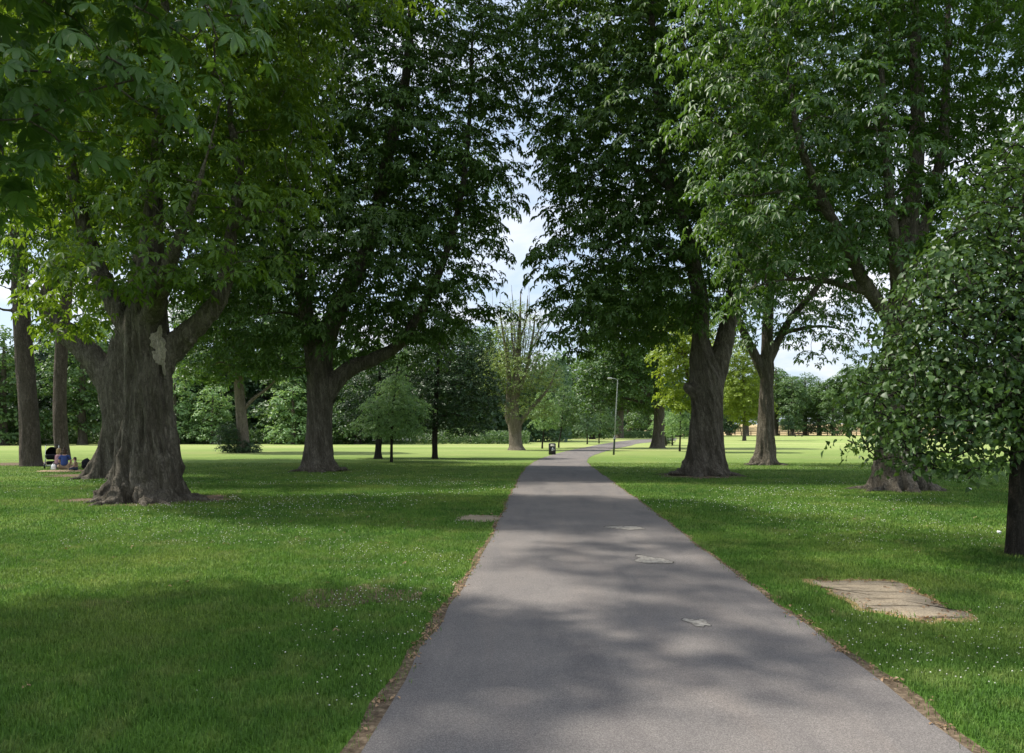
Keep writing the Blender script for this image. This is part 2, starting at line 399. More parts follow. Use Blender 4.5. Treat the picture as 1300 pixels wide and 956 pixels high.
# worn slab on the right lawn, with a rim of dead grass
slab_px = [(1030, 738), (1085, 738), (1137, 742), (1160, 752), (1195, 767), (1232, 783), (1200, 787), (1158, 786), (1112, 778), (1070, 760)]
sl = np.array([ground(*p) for p in slab_px]); sl = catmull(np.vstack([sl, sl[:1]]), 8)[:-1]
sl = sl + (fbm(sl * 5, 31)[:, None] - .5) * .26
sc_ = sl.mean(0); rim = sc_ + (sl - sc_) * (1.10 + .30 * (fbm(sl * 3, 33) - .5))[:, None]
sr = empty('worn_slab', (sc_[0], sc_[1], 0), 'pale worn concrete slab set flush in the lawn right of the path', 'slab')
def slab_mesh(poly, z, thick):
    n = len(poly); q = poly - sc_
    V = np.vstack([np.column_stack([q, np.full(n, z - thick)]), np.column_stack([q * .985, np.full(n, z)]), [[0, 0, z]]]); i = np.arange(n); j = (i + 1) % n
    return mesh_np('slab', V, [np.column_stack([i, j, j + n, i + n]), np.column_stack([i + n, j + n, np.full(n, 2 * n)])])
link('dead_grass_rim', slab_mesh(rim, .007, .008), M['dead'], sr); link('slab_surface', slab_mesh(sl, .010, .012), M['slab'], sr)
BARE.append(sc_ + (sl - sc_) * .97); RIM = sc_ + (sl - sc_) * 1.17
for nm, px, py, rx, ry, sd, lab in [('bare_soil', 610, 658.5, .44, .66, 41, 'grey bare soil patch beside the left path edge'), ('bare_soil', 452, 757, .62, .48, 42, 'thin brown soil patch in the left lawn'),
                               ('bare_soil', 194, 634.5, 1.95, 1.5, 43, 'bare soil round the roots of the broken chestnut'), ('bare_soil', 1140, 622, 1.1, .8, 44, 'bare soil round the trunk behind the lime'),
                               ('bare_soil', 893, 604, 1.4, 1.7, 45, 'bare soil round the twisted chestnut trunk'), ('bare_soil', 128, 604, 2.0, .9, 46, 'bare soil under the leaning chestnut'), ('bare_soil', 30, 589, 2.3, 2.4, 47, 'bare soil at the foot of the pine trunks')]:
    b = blob(px, py, rx, ry, sd, 0, 60, .6); prop(sheet(nm, b, .005 + .0006 * (sd - 40), M['slab' if sd == 41 else 'soil']), lab, kind='structure')
    if sd not in (42,): BARE.append(sc_ * 0 + b.mean(0) + (b - b.mean(0)) * .82)

# ------------------------------------------------------------------ leaves
def kite(L, w, a, droop, fold, fine):
    """one leaflet along direction a in the xy plane; returns verts, faces"""
    d = np.array([math.cos(a), math.sin(a), 0]); s = np.array([-math.sin(a), math.cos(a), 0]); z = np.array([0, 0, 1.])
    if not fine:
        V = [d * .04 * L, d * .60 * L + s * w * .5 - z * droop * L * .35 + z * fold * w, d * L * .97 - z * droop * L, d * .60 * L - s * w * .5 - z * droop * L * .35 + z * fold * w]
        return np.array(V), np.array([(0, 1, 2), (0, 2, 3)])
    ts = [.05, .3, .55, .75, .9, 1.0]; hw = [.06, .30, .47, .50, .30, .02]; V = []
    for t, h in zip(ts, hw):
        c = d * t * L - z * droop * L * t ** 1.7
        V += [c + s * h * w + z * fold * h * w * 1.4, c, c - s * h * w + z * fold * h * w * 1.4]
    Fs = []
    for k in range(len(ts) - 1):
        b = 3 * k; Fs += [(b, b + 1, b + 4), (b, b + 4, b + 3), (b + 1, b + 2, b + 5), (b + 1, b + 5, b + 4)]
    return np.array(V), np.array(Fs)
def templ(kind, k=6, fine=False):
    T = []
    for q in range(k):
        V, Fs, n = [], [], 0
        if kind == 'palm':
            m = 7 if fine else 5
            for j, a in enumerate(np.linspace(-1.9, 1.9, m)):
                L = 1.0 - .42 * abs(a) / 1.9 + RNG.uniform(-.06, .06)
                v, f = kite(L, L * (.36 if fine else .40), a + RNG.uniform(-.08, .08), RNG.uniform(.25, .75), .22, fine)
                V.append(v); Fs.append(f + n); n += len(v)
        elif kind == 'heart':
            v = np.array([(.06, 0, 0), (.18, .40, .05), (.58, .36, -.02), (1.15, 0, -.45), (.58, -.36, -.02), (.18, -.40, .05), (.5, 0, -.15)]) * [RNG.uniform(.8, 1.15), RNG.uniform(.75, 1.1), 1] + RNG.normal(0, .05, (7, 3))
            V.append(v); Fs.append(np.array([(0, 6, 1), (1, 6, 2), (2, 6, 3), (3, 6, 4), (4, 6, 5), (5, 6, 0)]))
        else:                                           # a small spray of simple leaves
            for j in range(3):
                v, f = kite(RNG.uniform(.7, 1), .55, j * 2.1 + RNG.uniform(-.5, .5), RNG.uniform(0, .6), .12, False)
                V.append(v + RNG.normal(0, .15, 3)); Fs.append(f + n); n += len(v)
        T.append((np.concatenate(V), np.concatenate(Fs)))
    return T
T_PALM, T_FINE, T_HEART, T_SIMPLE = templ('palm', 14), templ('palm', 12, True), templ('heart', 14), templ('simple', 10)

def place_leaves(P, Nrm, Out, size, T, tint):
    """P positions, Nrm normals, Out pointing directions -> verts, tris, tint"""
    Nrm = Nrm / np.linalg.norm(Nrm, axis=1)[:, None]
    X = Out - (Out * Nrm).sum(1)[:, None] * Nrm; X /= np.linalg.norm(X, axis=1)[:, None] + 1e-9
    Yv = np.cross(Nrm, X); R = np.stack([X, Yv, Nrm], axis=2)
    which = RNG.integers(0, len(T), len(P)); Vs, Fs, Ts, n = [], [], [], 0
    for k, (tv, tf) in enumerate(T):
        ix = np.where(which == k)[0]
        if not len(ix): continue
        v = np.einsum('nij,mj->nmi', R[ix], tv) * size[ix][:, None, None] + P[ix][:, None, :]
        m = len(tv); Vs.append(v.reshape(-1, 3))
        Fs.append((tf[None] + (np.arange(len(ix)) * m)[:, None, None] + n).reshape(-1, tf.shape[1])); Ts.append(np.repeat(tint[ix], m)); n += len(ix) * m
    return np.concatenate(Vs), np.concatenate(Fs), np.concatenate(Ts)

def unit(n):
    v = RNG.normal(size=(n, 3)); return v / np.linalg.norm(v, axis=1)[:, None]

def clumps_in(lobes, spacing, shell=.55, zmin=None, cap=4000):
    """clump centres spread through a union of ellipsoids, denser towards the outside"""
    vol = np.array([l[1][0] * l[1][1] * l[1][2] for l in lobes]); n = int(min(40000, vol.sum() * 4.2 / spacing ** 3 * 6))
    which = RNG.choice(len(lobes), n, p=vol / vol.sum())
    C = np.array([l[0] for l in lobes])[which]; Rr = np.array([l[1] for l in lobes])[which]
    q = unit(n) * (RNG.random(n) ** (1 / 3))[:, None]; P = C + q * Rr
    # how deep inside the union
    dep = np.full(n, 9.0)
    for c, r in lobes: dep = np.minimum(dep, np.linalg.norm((P - c) / r, axis=1))
    wob = .26 * (fbm(P * .45, 77) - .5) * 2
    keep = (dep + wob < 1.0) & (RNG.random(n) < np.clip((dep - shell) / (1 - shell) * 1.2 + .25, .12, 1))
    if zmin is not None: keep &= P[:, 2] > zmin
    P = P[keep]; dep = dep[keep]
    out, cells = [], {}
    for k, p in enumerate(P):
        key = tuple((p // spacing).astype(int)); ok = True
        for dx in (-1, 0, 1):
            for dy in (-1, 0, 1):
                for dz in (-1, 0, 1):
                    for m in cells.get((key[0] + dx, key[1] + dy, key[2] + dz), ()):
                        if ((P[m] - p) ** 2).sum() < spacing ** 2: ok = False; break
                    if not ok: break
                if not ok: break
            if not ok: break
        if ok:
            cells.setdefault(key, []).append(k); out.append(k)
            if len(out) >= cap: break
    return P[out]

def crown_leaves(Cl, axis, R, n, size, T, droop=.5, flat=.42, jit=.25, hang=0.0):
    """leaf clusters: a drooping dome of leaves round each clump centre"""
    m = len(Cl); K = RNG.poisson(n, m).clip(3)
    idx = np.repeat(np.arange(m), K); N_ = len(idx)
    o = Cl - axis; o[:, 2] *= .3; o /= np.linalg.norm(o, axis=1)[:, None] + 1e-6
    th = RNG.random(N_) * 2 * np.pi; rho = np.sqrt(RNG.random(N_))
    Rc = R * RNG.uniform(.75, 1.25, m)[idx]
    dx, dy = np.cos(th) * rho, np.sin(th) * rho
    z = flat * (1 - rho ** 2 * 1.25) + RNG.normal(0, .13, N_)
    P = Cl[idx] + np.column_stack([dx * Rc, dy * Rc, z * Rc]) 
    along = dx * o[idx, 0] + dy * o[idx, 1]
    P[:, 2] -= droop * Rc * np.clip(along, 0, 1) ** 1.5 * .8
    out = np.column_stack([dx, dy, -.25 * np.ones(N_)]) + o[idx] * .5 + RNG.normal(0, .3, (N_, 3))
    nrm = np.column_stack([dx * .55, dy * .55, np.ones(N_) * (1 - hang)]) + o[idx] * (.3 + hang) + RNG.normal(0, jit, (N_, 3))
    tint = np.clip(RNG.normal(.5, .12, m)[idx] + RNG.normal(0, .17, N_), 0, 1)
    s = size * RNG.uniform(.55, 1.25, N_)
    return place_leaves(P, nrm, out, s, T, tint)

def branches(mb, Cl, nodes, nrad, rmin=.012, up=.25, maxlen=None):
    """grow thin limbs from the skeleton nodes to every clump, nearest clumps first"""
    nodes = list(map(np.asarray, nodes)); nrad = list(nrad)
    NA = np.array(nodes); d0 = np.array([np.min(((NA - c) ** 2).sum(1)) for c in Cl]); 
    for k in np.argsort(d0):
        c = Cl[k]; A = np.asarray(nodes); dd = np.linalg.norm(A - c, axis=1) + np.clip(A[:, 2] - c[2], 0, 9) * .8
        j = int(np.argmin(dd)); a = A[j]; L = np.linalg.norm(c - a)
        if L < .15: continue
        mid = (a + c) / 2 + np.array([0, 0, L * up * .35]) + RNG.normal(0, L * .07, 3); q1 = a * .62 + mid * .38 + RNG.normal(0, L * .03, 3)
        r0 = min(nrad[j] * .75, .016 + .022 * L); r1 = max(rmin, r0 * .45)
        pts = catmull([a, q1, mid, c], 2); mb.tube(pts, np.linspace(r0, r1 * .8, len(pts)), 5 if r0 > .03 else 4, cap=False)
        for f, pnt in ((.5, mid), (1, c)):
            nodes.append(pnt); nrad.append(r0 * (1 - f) + r1 * f)
    return mb

# ------------------------------------------------------------------ trunks
def trunk_lobes(seed, twist, amp, nl, r_base):
    rs = np.random.default_rng(seed * 7 + nl); ph = rs.random(5) * 6.28; am = rs.uniform(.55, 1.3, 64)
    def f(th, p, i):
        z = p[2]; fl = math.exp(-max(z, 0) / (.55 * r_base + .2))
        a = th + twist * z + .12 * np.sin(2 * th + z * .7 + ph[4])
        cell = (nl * a / (2 * np.pi) + ph[0]); idx = np.floor(cell).astype(int) % nl
        cr = np.abs(np.sin(np.pi * cell)) ** .45 - .68                     # sharp creases between rounded flutes
        cr2 = np.abs(np.sin(np.pi * (cell * 2.0 + .3))) ** .6 - .62
        k = 1 + amp * (.55 * np.cos(2 * a + ph[1]) * .6 + (1.0 + 1.1 * fl) * cr * am[idx] + .35 * cr2)
        return k * (1 + fl * .20 * np.cos((nl - 2) * a + ph[3]) * (amp > .05))
    return f
def rotz_about(p, c, ang):
    d = p[:, :2] - c; ca, sa = np.cos(ang), np.sin(ang)
    return np.column_stack([d[:, 0] * ca - d[:, 1] * sa, d[:, 0] * sa + d[:, 1] * ca, p[:, 2]])

def fuse(mb, base, voxel, disp, twist, seed, cen, crad):
    """one continuous skin over trunk and limbs, then bark furrows pushed into it"""
    o = bpy.data.objects.new('tmp', mb.mesh('tmp', origin=base)); COL.objects.link(o)
    r = o.modifiers.new('r', 'REMESH'); r.mode = 'VOXEL'; r.voxel_size = voxel
    s = o.modifiers.new('s', 'SMOOTH'); s.factor = .5; s.iterations = 3
    dg = bpy.context.evaluated_depsgraph_get(); me = bpy.data.meshes.new_from_object(o.evaluated_get(dg))
    bpy.data.objects.remove(o)
    n = len(me.vertices); co = np.empty(n * 3, np.float32); me.vertices.foreach_get('co', co); co = co.reshape(-1, 3).astype(float)
    no = np.empty(n * 3, np.float32); me.vertex_normals.foreach_get('vector', no); no = no.reshape(-1, 3)
    q = rotz_about(co, np.zeros(2), twist * co[:, 2])
    f = fbm(q * [4.2, 4.2, .55] + 50, seed, 3); g = vnoise(q * [11, 11, 1.3] + 50, seed + 9)
    rid = 1 - np.abs(2 * f - 1) * 2.2
    th = np.ones(n)
    for a in range(0, n, 4000):
        dq = np.linalg.norm(co[a:a + 4000, None] - (cen - base)[None], axis=2) - crad[None] * .9; th[a:a + 4000] = crad[np.argmin(dq, axis=1)]
    disp = disp * np.clip(th / .5, .08, 1)
    co = co + no * ((rid - .5) * disp + (g - .5) * disp * .7)[:, None]
    me.vertices.foreach_set('co', co.astype(np.float32).ravel()); me.update()
    me.polygons.foreach_set('use_smooth', np.ones(len(me.polygons), bool))
    return me, co, no

def tree(name, label, base_px, d, tubes, lobes, group=None, leaf='chestnut', bark='bark', spacing=.95, R=.8, n=26, size=.27, T=None,
         voxel=.05, disp=.05, twist=.35, shell=.5, extra_limbs=6, cat='tree', zmin=1.5, fused=True, hang=0.0, flat=.42, jit=.25, lobe_amp=.10, lobe_n=7, roots=0, rs_=1.0, clump_mod=None):
    """tubes: [(px, py, depth shift, radius), ...] per trunk or limb; lobes: (px, py, depth shift, rx, ry, rz)"""
    b3 = np.array([(base_px - CX) / F * d, d, 0.0])
    root = empty(name, b3, label, cat, group)
    mb = MB(); tw = MB(); nodes, nrad = [], []; cen, crad = [], []
    for k, tb in enumerate(tubes):
        pts = np.array([at(x, y, d + dd) for x, y, dd, r in tb]); rad = np.array([t[3] for t in tb]) * (np.interp(np.arange(len(tb)), [0, 1, 2.5, 4], [1, .96, (1 + rs_) / 2, rs_]) if k == 0 else (1 + rs_) / 2)
        if k == 0: pts[0, 2] = -.12
        m = 8 if fused else 5
        cs = catmull(np.column_stack([pts, rad]), m); P, r = cs[:, :3], np.clip(cs[:, 3], .012, None)
        (mb if (fused or k == 0) else tw).tube(P, r, 112 if (k == 0 and fused) else (18 if fused else 9), fused or k == 0, trunk_lobes(k, twist, lobe_amp, lobe_n, r[0]) if k == 0 and lobe_amp else None)
        cen.append(P); crad.append(r); st = int(len(P) * (.45 if k == 0 else .25)); nodes += list(P[st:]); nrad += list(r[st:])
    if roots:
        rb = tubes[0][1][3]; rs = np.random.default_rng(int(base_px)); bx = at(tubes[0][1][0], tubes[0][1][1], d)[:2]
        for q in range(roots):
            a = (q + rs.uniform(-.3, .3)) / roots * 6.283; u = np.array([math.cos(a), math.sin(a)]); ln = rs.uniform(.5, 1.25) * (.6 + .5 * rb); w_ = np.array([-u[1], u[0]]) * rs.uniform(-.25, .25)
            P = catmull([(*(bx + u * rb * .60), .40 * rb), (*(bx + u * rb * .98), .07), (*(bx + u * (rb + ln * .45) + w_ * .5), .015), (*(bx + u * (rb + ln) + w_), -.09)], 6)
            rr = np.interp(np.linspace(0, 1, len(P)), [0, .35, .7, 1], [.20 * rb, .13 * rb, .07, .04]); mb.tube(P, rr, 12, True); cen.append(P); crad.append(rr)
    L = [(np.array(l[1:4], float), np.array(l[4:])) if l[0] == 'W' else (at(l[0], l[1], d + l[2]), np.array(l[3:])) for l in lobes]
    axis = np.mean([c for c, r in L], axis=0); top = tubes[0][-1]
    # main limbs that climb into every lobe
    start = np.asarray(nodes); 
    for c, r in L[:extra_limbs]:
        j = int(np.argmin(np.linalg.norm(start - c, axis=1) + np.clip(start[:, 2] - c[2], 0, 9) * 1.5)); a = start[j]; ln = np.linalg.norm(c - a)
        if ln < 1.0: continue
        mid = (a + c) / 2 + [0, 0, ln * .12] + RNG.normal(0, ln * .05, 3)
        r0 = min(nrad[j] * .7, .05 + .03 * ln); P = catmull([a, mid, c], 7); rr = np.linspace(r0, .03, len(P))
        (mb if fused else tw).tube(P, rr, 10, fused); nodes += list(P[3:]); nrad += list(rr[3:]); cen.append(P); crad.append(rr)
    if fused:
        me, co, no = fuse(mb, b3, voxel, disp, twist, int(base_px), np.concatenate(cen), np.concatenate(crad))
        tr = link('trunk', me, M[bark], root)
    else:
        tr = mb.build('trunk', M[bark], root, origin=b3); co = no = None
    Cl = clumps_in(L, spacing, shell, zmin)
    if clump_mod is not None: Cl = Cl[clump_mod(Cl)]
    branches(tw, Cl, nodes, nrad)
    V, Fs, ti = crown_leaves(Cl.copy(), axis, R, n, size, T or T_PALM, flat=flat, hang=hang, jit=jit)
    if tw.n:
        tv = np.concatenate(tw.v); tf = np.concatenate(tw.f[4]); t3 = np.concatenate([tf[:, [0, 1, 2]], tf[:, [0, 2, 3]]]) + len(V)
        nl = len(Fs); V = np.concatenate([V, tv]); Fs = np.concatenate([Fs, t3]); ti = np.concatenate([ti, np.full(len(tv), .5)])
    me = mesh_np('crown', V - b3, Fs, ti); co_ = link('crown', me, M[leaf], root)
    if tw.n:
        me.materials.append(M[bark]); mi = np.zeros(len(Fs), np.int32); mi[nl:] = 1; me.polygons.foreach_set('material_index', mi)
    return root, tr, co, no, b3

AV = 'old horse chestnuts lining the path'
# chestnut with the torn limb, left foreground
T1, T1t, co1, no1, b1 = tree('horse_chestnut', 'thick furrowed chestnut trunk with a pale torn wood scar, left of the path', 186, 18.9,
    [[(186, 645, 0, 1.05), (186, 632, 0, .88), (187, 612, 0, .73), (187, 580, 0, .665), (188, 520, 0, .60), (188, 450, 0, .56), (187, 405, 0, .50), (190, 340, .2, .36), (196, 240, .3, .25), (205, 120, .2, .16), (212, -40, 0, .09)],
     [(200, 470, 0, .33), (222, 440, 0, .30), (248, 415, -.1, .25), (268, 394, -.2, .22), (284, 362, -.3, .19), (292, 310, -.3, .16), (304, 215, -.4, .12), (292, 140, -.5, .08), (300, 40, -.5, .05)],
     [(178, 440, 0, .30), (150, 390, .3, .27), (120, 330, .5, .22), (95, 240, .6, .15), (80, 120, .6, .09)],
     [(188, 420, 0, .28), (205, 360, -1.0, .22), (235, 285, -2.0, .11), (262, 200, -2.6, .05), (285, 110, -2.8, .02)]],
    [(200, 60, 0, 3.6, 3.6, 3.6), (110, 170, 0, 2.8, 3.0, 2.2), (300, 170, 0, 2.1, 2.8, 2.2), (255, 300, -1.6, 2.4, 1.6, 1.35), (180, 330, -1.9, 1.5, 1.2, 1.0), (345, 270, -1.2, 1.1, 1.3, .7), (70, 270, .8, 1.6, 2.0, 1.3), (320, 30, -.5, 2.1, 2.4, 2.4), (200, -150, 0, 3.6, 3.6, 3.0), (60, 20, 0, 2.4, 3.0, 2.4), (370, 120, -.8, .9, 1.2, 1.6), (195, 365, -1.7, 1.3, .8, .55), (120, 345, -1.2, 1.2, 1.0, .9), (95, 390, 1.5, 1.3, 1.3, .7), ('W', -2.6, 14.3, 11.3, 2.8, 2.2, .7), ('W', -4, 17, 11.5, 2.5, 2.2, 1.0)],  # the thin high lobes are added out of view to half-shade the near ground
    group=AV, leaf='chestnut_mid', spacing=.80, R=.70, n=28, size=.24, voxel=.04, disp=.14, twist=.16, shell=.45, zmin=3.4, lobe_amp=.25, lobe_n=8, roots=9, rs_=.82)
# the torn scar follows the trunk's own surface
from mathutils.bvhtree import BVHTree
def scar(parent, me, base, pts):
    """pts: (px, py, half width px) down the trunk, laid on the bark's own surface"""
    bv = BVHTree.FromPolygons([v.co for v in me.vertices], [tuple(p.vertices) for p in me.polygons])
    nu, nv_ = 13, 46; c = catmull(np.array(pts, float), 12); c = c[np.linspace(0, len(c) - 1, nv_).astype(int)]; V = []
    for k, (x, y, w) in enumerate(c):
        for q, u in enumerate(np.linspace(-1, 1, nu)):
            jag = 1 + .8 * (vnoise(np.array([[y * .35, 3.0 * np.sign(u)]]), 8)[0] - .5)
            p = at(x + u * w * jag, y, b1[1]) - base; h = bv.ray_cast(Vector((p[0], -4, p[2])), Vector((0, 1, 0)))[0]
            yy = h.y if h else p[1]
            e = min(1, (1 - abs(u)) * 3.2) * min(1, min(k, nv_ - 1 - k) / 2)
            V.append((p[0], yy + .03 - e * (.05 + .05 * vnoise(np.array([[x * .3 + u * 5, y * .12]]), 5)[0]), p[2]))
    i = np.arange(nu - 1); Fa = np.concatenate([np.column_stack([i + k * nu, i + 1 + k * nu, i + 1 + (k + 1) * nu, i + (k + 1) * nu]) for k in range(nv_ - 1)])
    o = link('torn_wood', mesh_np('torn_wood', V, Fa, smooth=True), M['wood'], parent); prop(o, 'pale torn wood where a limb broke off'); return o
scar(T1t, T1t.data, b1, [(209, 414, .6), (208, 421, 3), (206, 429, 6.5), (208, 438, 8), (210, 448, 8), (211, 458, 6), (213, 467, 2.8), (214, 479, .6)])

tree('horse_chestnut', 'dark chestnut behind the broken one, with a heavy limb leaning left toward the pines', 148, 28.0,
    [[(148, 612, 0, 1.1), (148, 600, 0, .85), (151, 575, 0, .68), (153, 530, 0, .60), (150, 490, 0, .58), (160, 430, 0, .42), (180, 330, 0, .30), (190, 200, 0, .2), (200, 50, 0, .1)],
     [(150, 510, 0, .50), (128, 468, 0, .44), (100, 436, 0, .40), (70, 408, 0, .36), (62, 380, 0, .3), (80, 320, 0, .22), (90, 200, 0, .14), (95, 60, 0, .08)]],
    [(150, 250, 0, 4.5, 4, 3.0), (60, 330, 0, 2.6, 3, 1.4), (100, 100, 0, 5, 4, 4), (250, 330, 1, 3.0, 3, 1.6), (240, 120, 1, 4, 4, 4), (10, 280, -1, 2.0, 3, 1.8)],
    group=AV, leaf='chestnut_dark', spacing=1.1, R=.85, n=24, size=.28, voxel=.06, disp=.08, twist=.12, zmin=3.6, lobe_amp=.22, lobe_n=8, roots=8)

tree('horse_chestnut', 'chestnut with smooth flared trunk and forked limb, alone between path and left field', 405, 32.4,
    [[(407, 603, 0, 1.0), (406, 596, 0, .78), (405, 580, 0, .56), (405, 550, 0, .48), (406, 515, 0, .47), (407, 485, 0, .50), (408, 455, 0, .42), (425, 400, 0, .36), (468, 310, 0, .30), (490, 210, 0, .24), (515, 100, 0, .18), (522, 0, 0, .12), (525, -120, 0, .08)],
     [(412, 505, 0, .36), (428, 482, 0, .35), (448, 466, 0, .31), (476, 455, 0, .27), (512, 430, 0, .22), (556, 350, 0, .16), (585, 250, 0, .12), (596, 150, 0, .09), (600, 40, 0, .06)],
     [(402, 480, 0, .36), (396, 440, 0, .33), (385, 380, 0, .27), (360, 290, 0, .2), (340, 180, 0, .13), (330, 60, 0, .08)]],
    [(440, 120, 0, 4.6, 4.5, 4.6), (560, 190, 0, 3.5, 4, 3.4), (340, 250, 0, 3.4, 4, 3.2), (440, 330, -1, 3.6, 4, 2.4), (565, 330, 0, 2.6, 3, 1.9), (330, 400, -1, 2.6, 3, 1.6), (590, 60, 0, 3.0, 4, 3.4), (460, -110, 0, 5, 5, 4), (520, 400, -1, 2.2, 2.5, 1.0), (250, 330, 0, 1.7, 3, 2.2), (620, 400, 0, .8, 1.5, .6), (390, 430, -1.8, 2.2, 1.6, .9), (490, 375, -1.6, 2.4, 1.6, 1.3), (330, 450, -.5, 2.0, 2.0, .9), (560, 390, 2.5, 2.4, 2, 1.6), (470, 410, 3.5, 3.2, 2, 1.6), (510, 440, 3.0, 2.2, 1.2, .9), (535, 415, -1.5, 1.6, 1.0, .7), (450, 440, 2.5, 1.4, 1.0, .9), (640, 130, 0, 1.7, 2, 2.2), (655, 20, 0, 1.6, 2, 2.4), (628, 255, 0, .9, 1.5, 1.3), (420, 230, 3.5, 5, 3, 4), (560, 250, 3.5, 3, 2.5, 3)],
    group=AV, leaf='chestnut_dark', spacing=.90, R=.80, n=27, size=.29, voxel=.05, disp=.06, twist=.15, zmin=3.2, lobe_amp=.13, lobe_n=7, roots=7)

tree('horse_chestnut', 'chestnut with a twisted ridged trunk that forks in two, right of the path', 895, 29.6,
    [[(893, 609, 0, 1.10), (894, 600, 0, .86), (896, 580, 0, .63), (897, 550, 0, .57), (898, 515, 0, .60), (896, 485, 0, .66), (893, 460, 0, .55), (889, 430, 0, .34), (890, 385, 0, .30), (872, 300, 0, .25), (845, 215, 0, .2), (832, 100, 0, .14), (825, -40, 0, .08)],
     [(902, 500, 0, .42), (910, 468, 0, .42), (920, 430, 0, .36), (928, 390, 0, .28), (942, 310, 0, .2), (960, 200, 0, .13), (965, 60, 0, .08)],
     [(897, 505, -.1, .34), (878, 494, -.25, .26), (870, 489, -.35, .14)]],
    [(790, 180, 0, 3.1, 3.6, 3.6), (745, 330, 0, 1.9, 2.4, 2.2), (820, 330, -.6, 2.4, 2.6, 2.2), (780, 20, 0, 3.0, 4, 3.6), (900, 150, .5, 2.8, 3.6, 4.0), (740, 230, 0, 1.7, 2.2, 2.2), (740, 420, 0, 1.35, 1.6, .9), (850, 420, .4, 1.1, 1.4, .7), (850, -120, 0, 4.2, 4.5, 3.4), (722, 110, 0, 1.3, 2.2, 2.2), (930, 320, .8, 1.4, 1.5, 1.6), (800, 380, 3, 2.6, 2.2, 1.9), (800, 180, 3.5, 3.4, 2.5, 4), (860, 270, -1.5, 1.9, 1.6, 2.0), (925, 375, -1.4, 1.1, 1.0, 1.1), (870, 385, -1.2, .9, .9, .8), (765, 395, -1, 1.6, 1.6, 1.0), (706, 50, 0, 1.2, 2, 2), (704, 300, 0, .8, 1.2, 1.1), (700, 385, 0, .55, 1, .7)],
    group=AV, leaf='chestnut_dark', spacing=.86, R=.76, n=28, size=.285, bark='bark_twist', voxel=.05, disp=.075, twist=.42, zmin=3.2, rs_=.90, lobe_amp=.24, lobe_n=8, roots=9)

tree('horse_chestnut', 'slimmer chestnut with knobbly leafy trunk, second in the row right of the path', 968, 38.0,
    [[(970, 595, 0, .72), (970, 588, 0, .58), (972, 570, 0, .45), (973, 530, 0, .40), (974, 480, 0, .38), (974, 430, 0, .33), (978, 360, 0, .27), (990, 250, 0, .2), (1000, 100, 0, .12), (1000, -30, 0, .07)],
     [(972, 480, 0, .26), (958, 450, 0, .24), (940, 410, 0, .2), (925, 340, 0, .15), (915, 240, 0, .1)],
     [(976, 460, 0, .22), (1000, 410, 0, .19), (1040, 360, 0, .15), (1070, 290, 0, .1)]],
    [(990, 230, 0, 4.4, 4, 4.4), (1050, 360, 0, 2.4, 3, 2.2), (940, 380, 0, 1.7, 2.5, 2.0), (1000, 60, 0, 5, 4.5, 4.5), (1000, 400, 0, 1.6, 2, 1.3), (1075, 420, 0, 1.4, 2, 1.0), (1120, 330, 0, 2.6, 2.5, 2.6), (960, 320, -2, 2.2, 2.0, 2.2), (1010, 300, 3, 4, 2.5, 3), (1035, 442, 0, .8, 1.2, .7), (945, 405, -1.5, 1.3, 1.2, 1.2), (1002, 395, -1.6, 1.8, 1.2, 1.1), (1055, 395, -1, 1.7, 1.2, 1.1), (930, 440, -1, .9, 1, .7), (1000, 430, .5, 1.0, 1, .6), (1090, 455, .5, .8, 1, .7)],
    group=AV, leaf='chestnut', spacing=1.05, R=.82, n=24, size=.28, voxel=.05, disp=.08, twist=.2, zmin=3.4, roots=7, rs_=.78)
# shoots of leaves on that knobbly trunk belong to its own crown: a small second skirt of leaves
tree('horse_chestnut', 'big chestnut whose trunk foot shows under the lime, limb arching left over the lawn', 1142, 22.3,
    [[(1143, 630, 0, .95), (1143, 622, 0, .80), (1142, 606, 0, .60), (1142, 580, 0, .52), (1141, 520, 0, .48), (1142, 460, 0, .45), (1141, 410, 0, .36), (1146, 340, 0, .28), (1160, 230, 0, .22), (1165, 150, 0, .18), (1162, 60, 0, .13), (1160, -60, 0, .08)],
     [(1141, 430, 0, .25), (1128, 402, -.1, .21), (1106, 372, -.3, .185), (1088, 340, -.6, .17), (1062, 290, -1, .15), (1038, 240, -1.5, .12), (1015, 180, -2, .09), (1000, 90, -2.2, .05)],
     [(1150, 350, 0, .2), (1178, 270, .2, .17), (1197, 180, .3, .14), (1202, 70, .3, .1), (1205, -50, .3, .06)],
     [(1141, 400, 0, .2), (1136, 320, -.8, .15), (1122, 150, -1.2, .10), (1118, 50, -1.2, .06)]],
    [(1010, 180, -1.6, 2.5, 2.6, 2.2), (950, 250, -2.2, 1.5, 1.8, 1.6), (1090, 60, -.5, 3.2, 3.2, 3.2), (1230, 100, .5, 3.0, 3.2, 3.4), (960, 60, -1.5, 2.2, 2.5, 2.2), (960, 360, -1.8, 1.1, 1.3, 1.2), (1060, 300, -1, 1.8, 2.0, 1.3), (1200, 300, .8, 1.8, 2.0, 1.4), (1100, -130, 0, 4.4, 4.2, 3.2), (920, 150, -2, 1.2, 1.6, 1.4), (1290, 180, 1, 2, 2.5, 2.6), (1150, 310, -1.2, 1.5, 1.0, .9), (1130, 190, -1.5, 1.7, 1.2, 1.5), (1210, 220, -1.2, 1.2, 1.0, 1.2), (1100, 240, 2.5, 3, 2, 2.5), (1220, 60, 3, 3, 2, 3), (970, 300, 1, 1.6, 1.6, 1.6), ('W', 5, 16, 11.5, 2.6, 2.4, .7)],  # the thin high lobe at the end is added, unseen, to shade the right lawn
    group=AV, leaf='chestnut', spacing=.84, R=.70, n=27, size=.245, voxel=.05, disp=.08, twist=.2, zmin=3.6, lobe_amp=.22, lobe_n=9, roots=9)

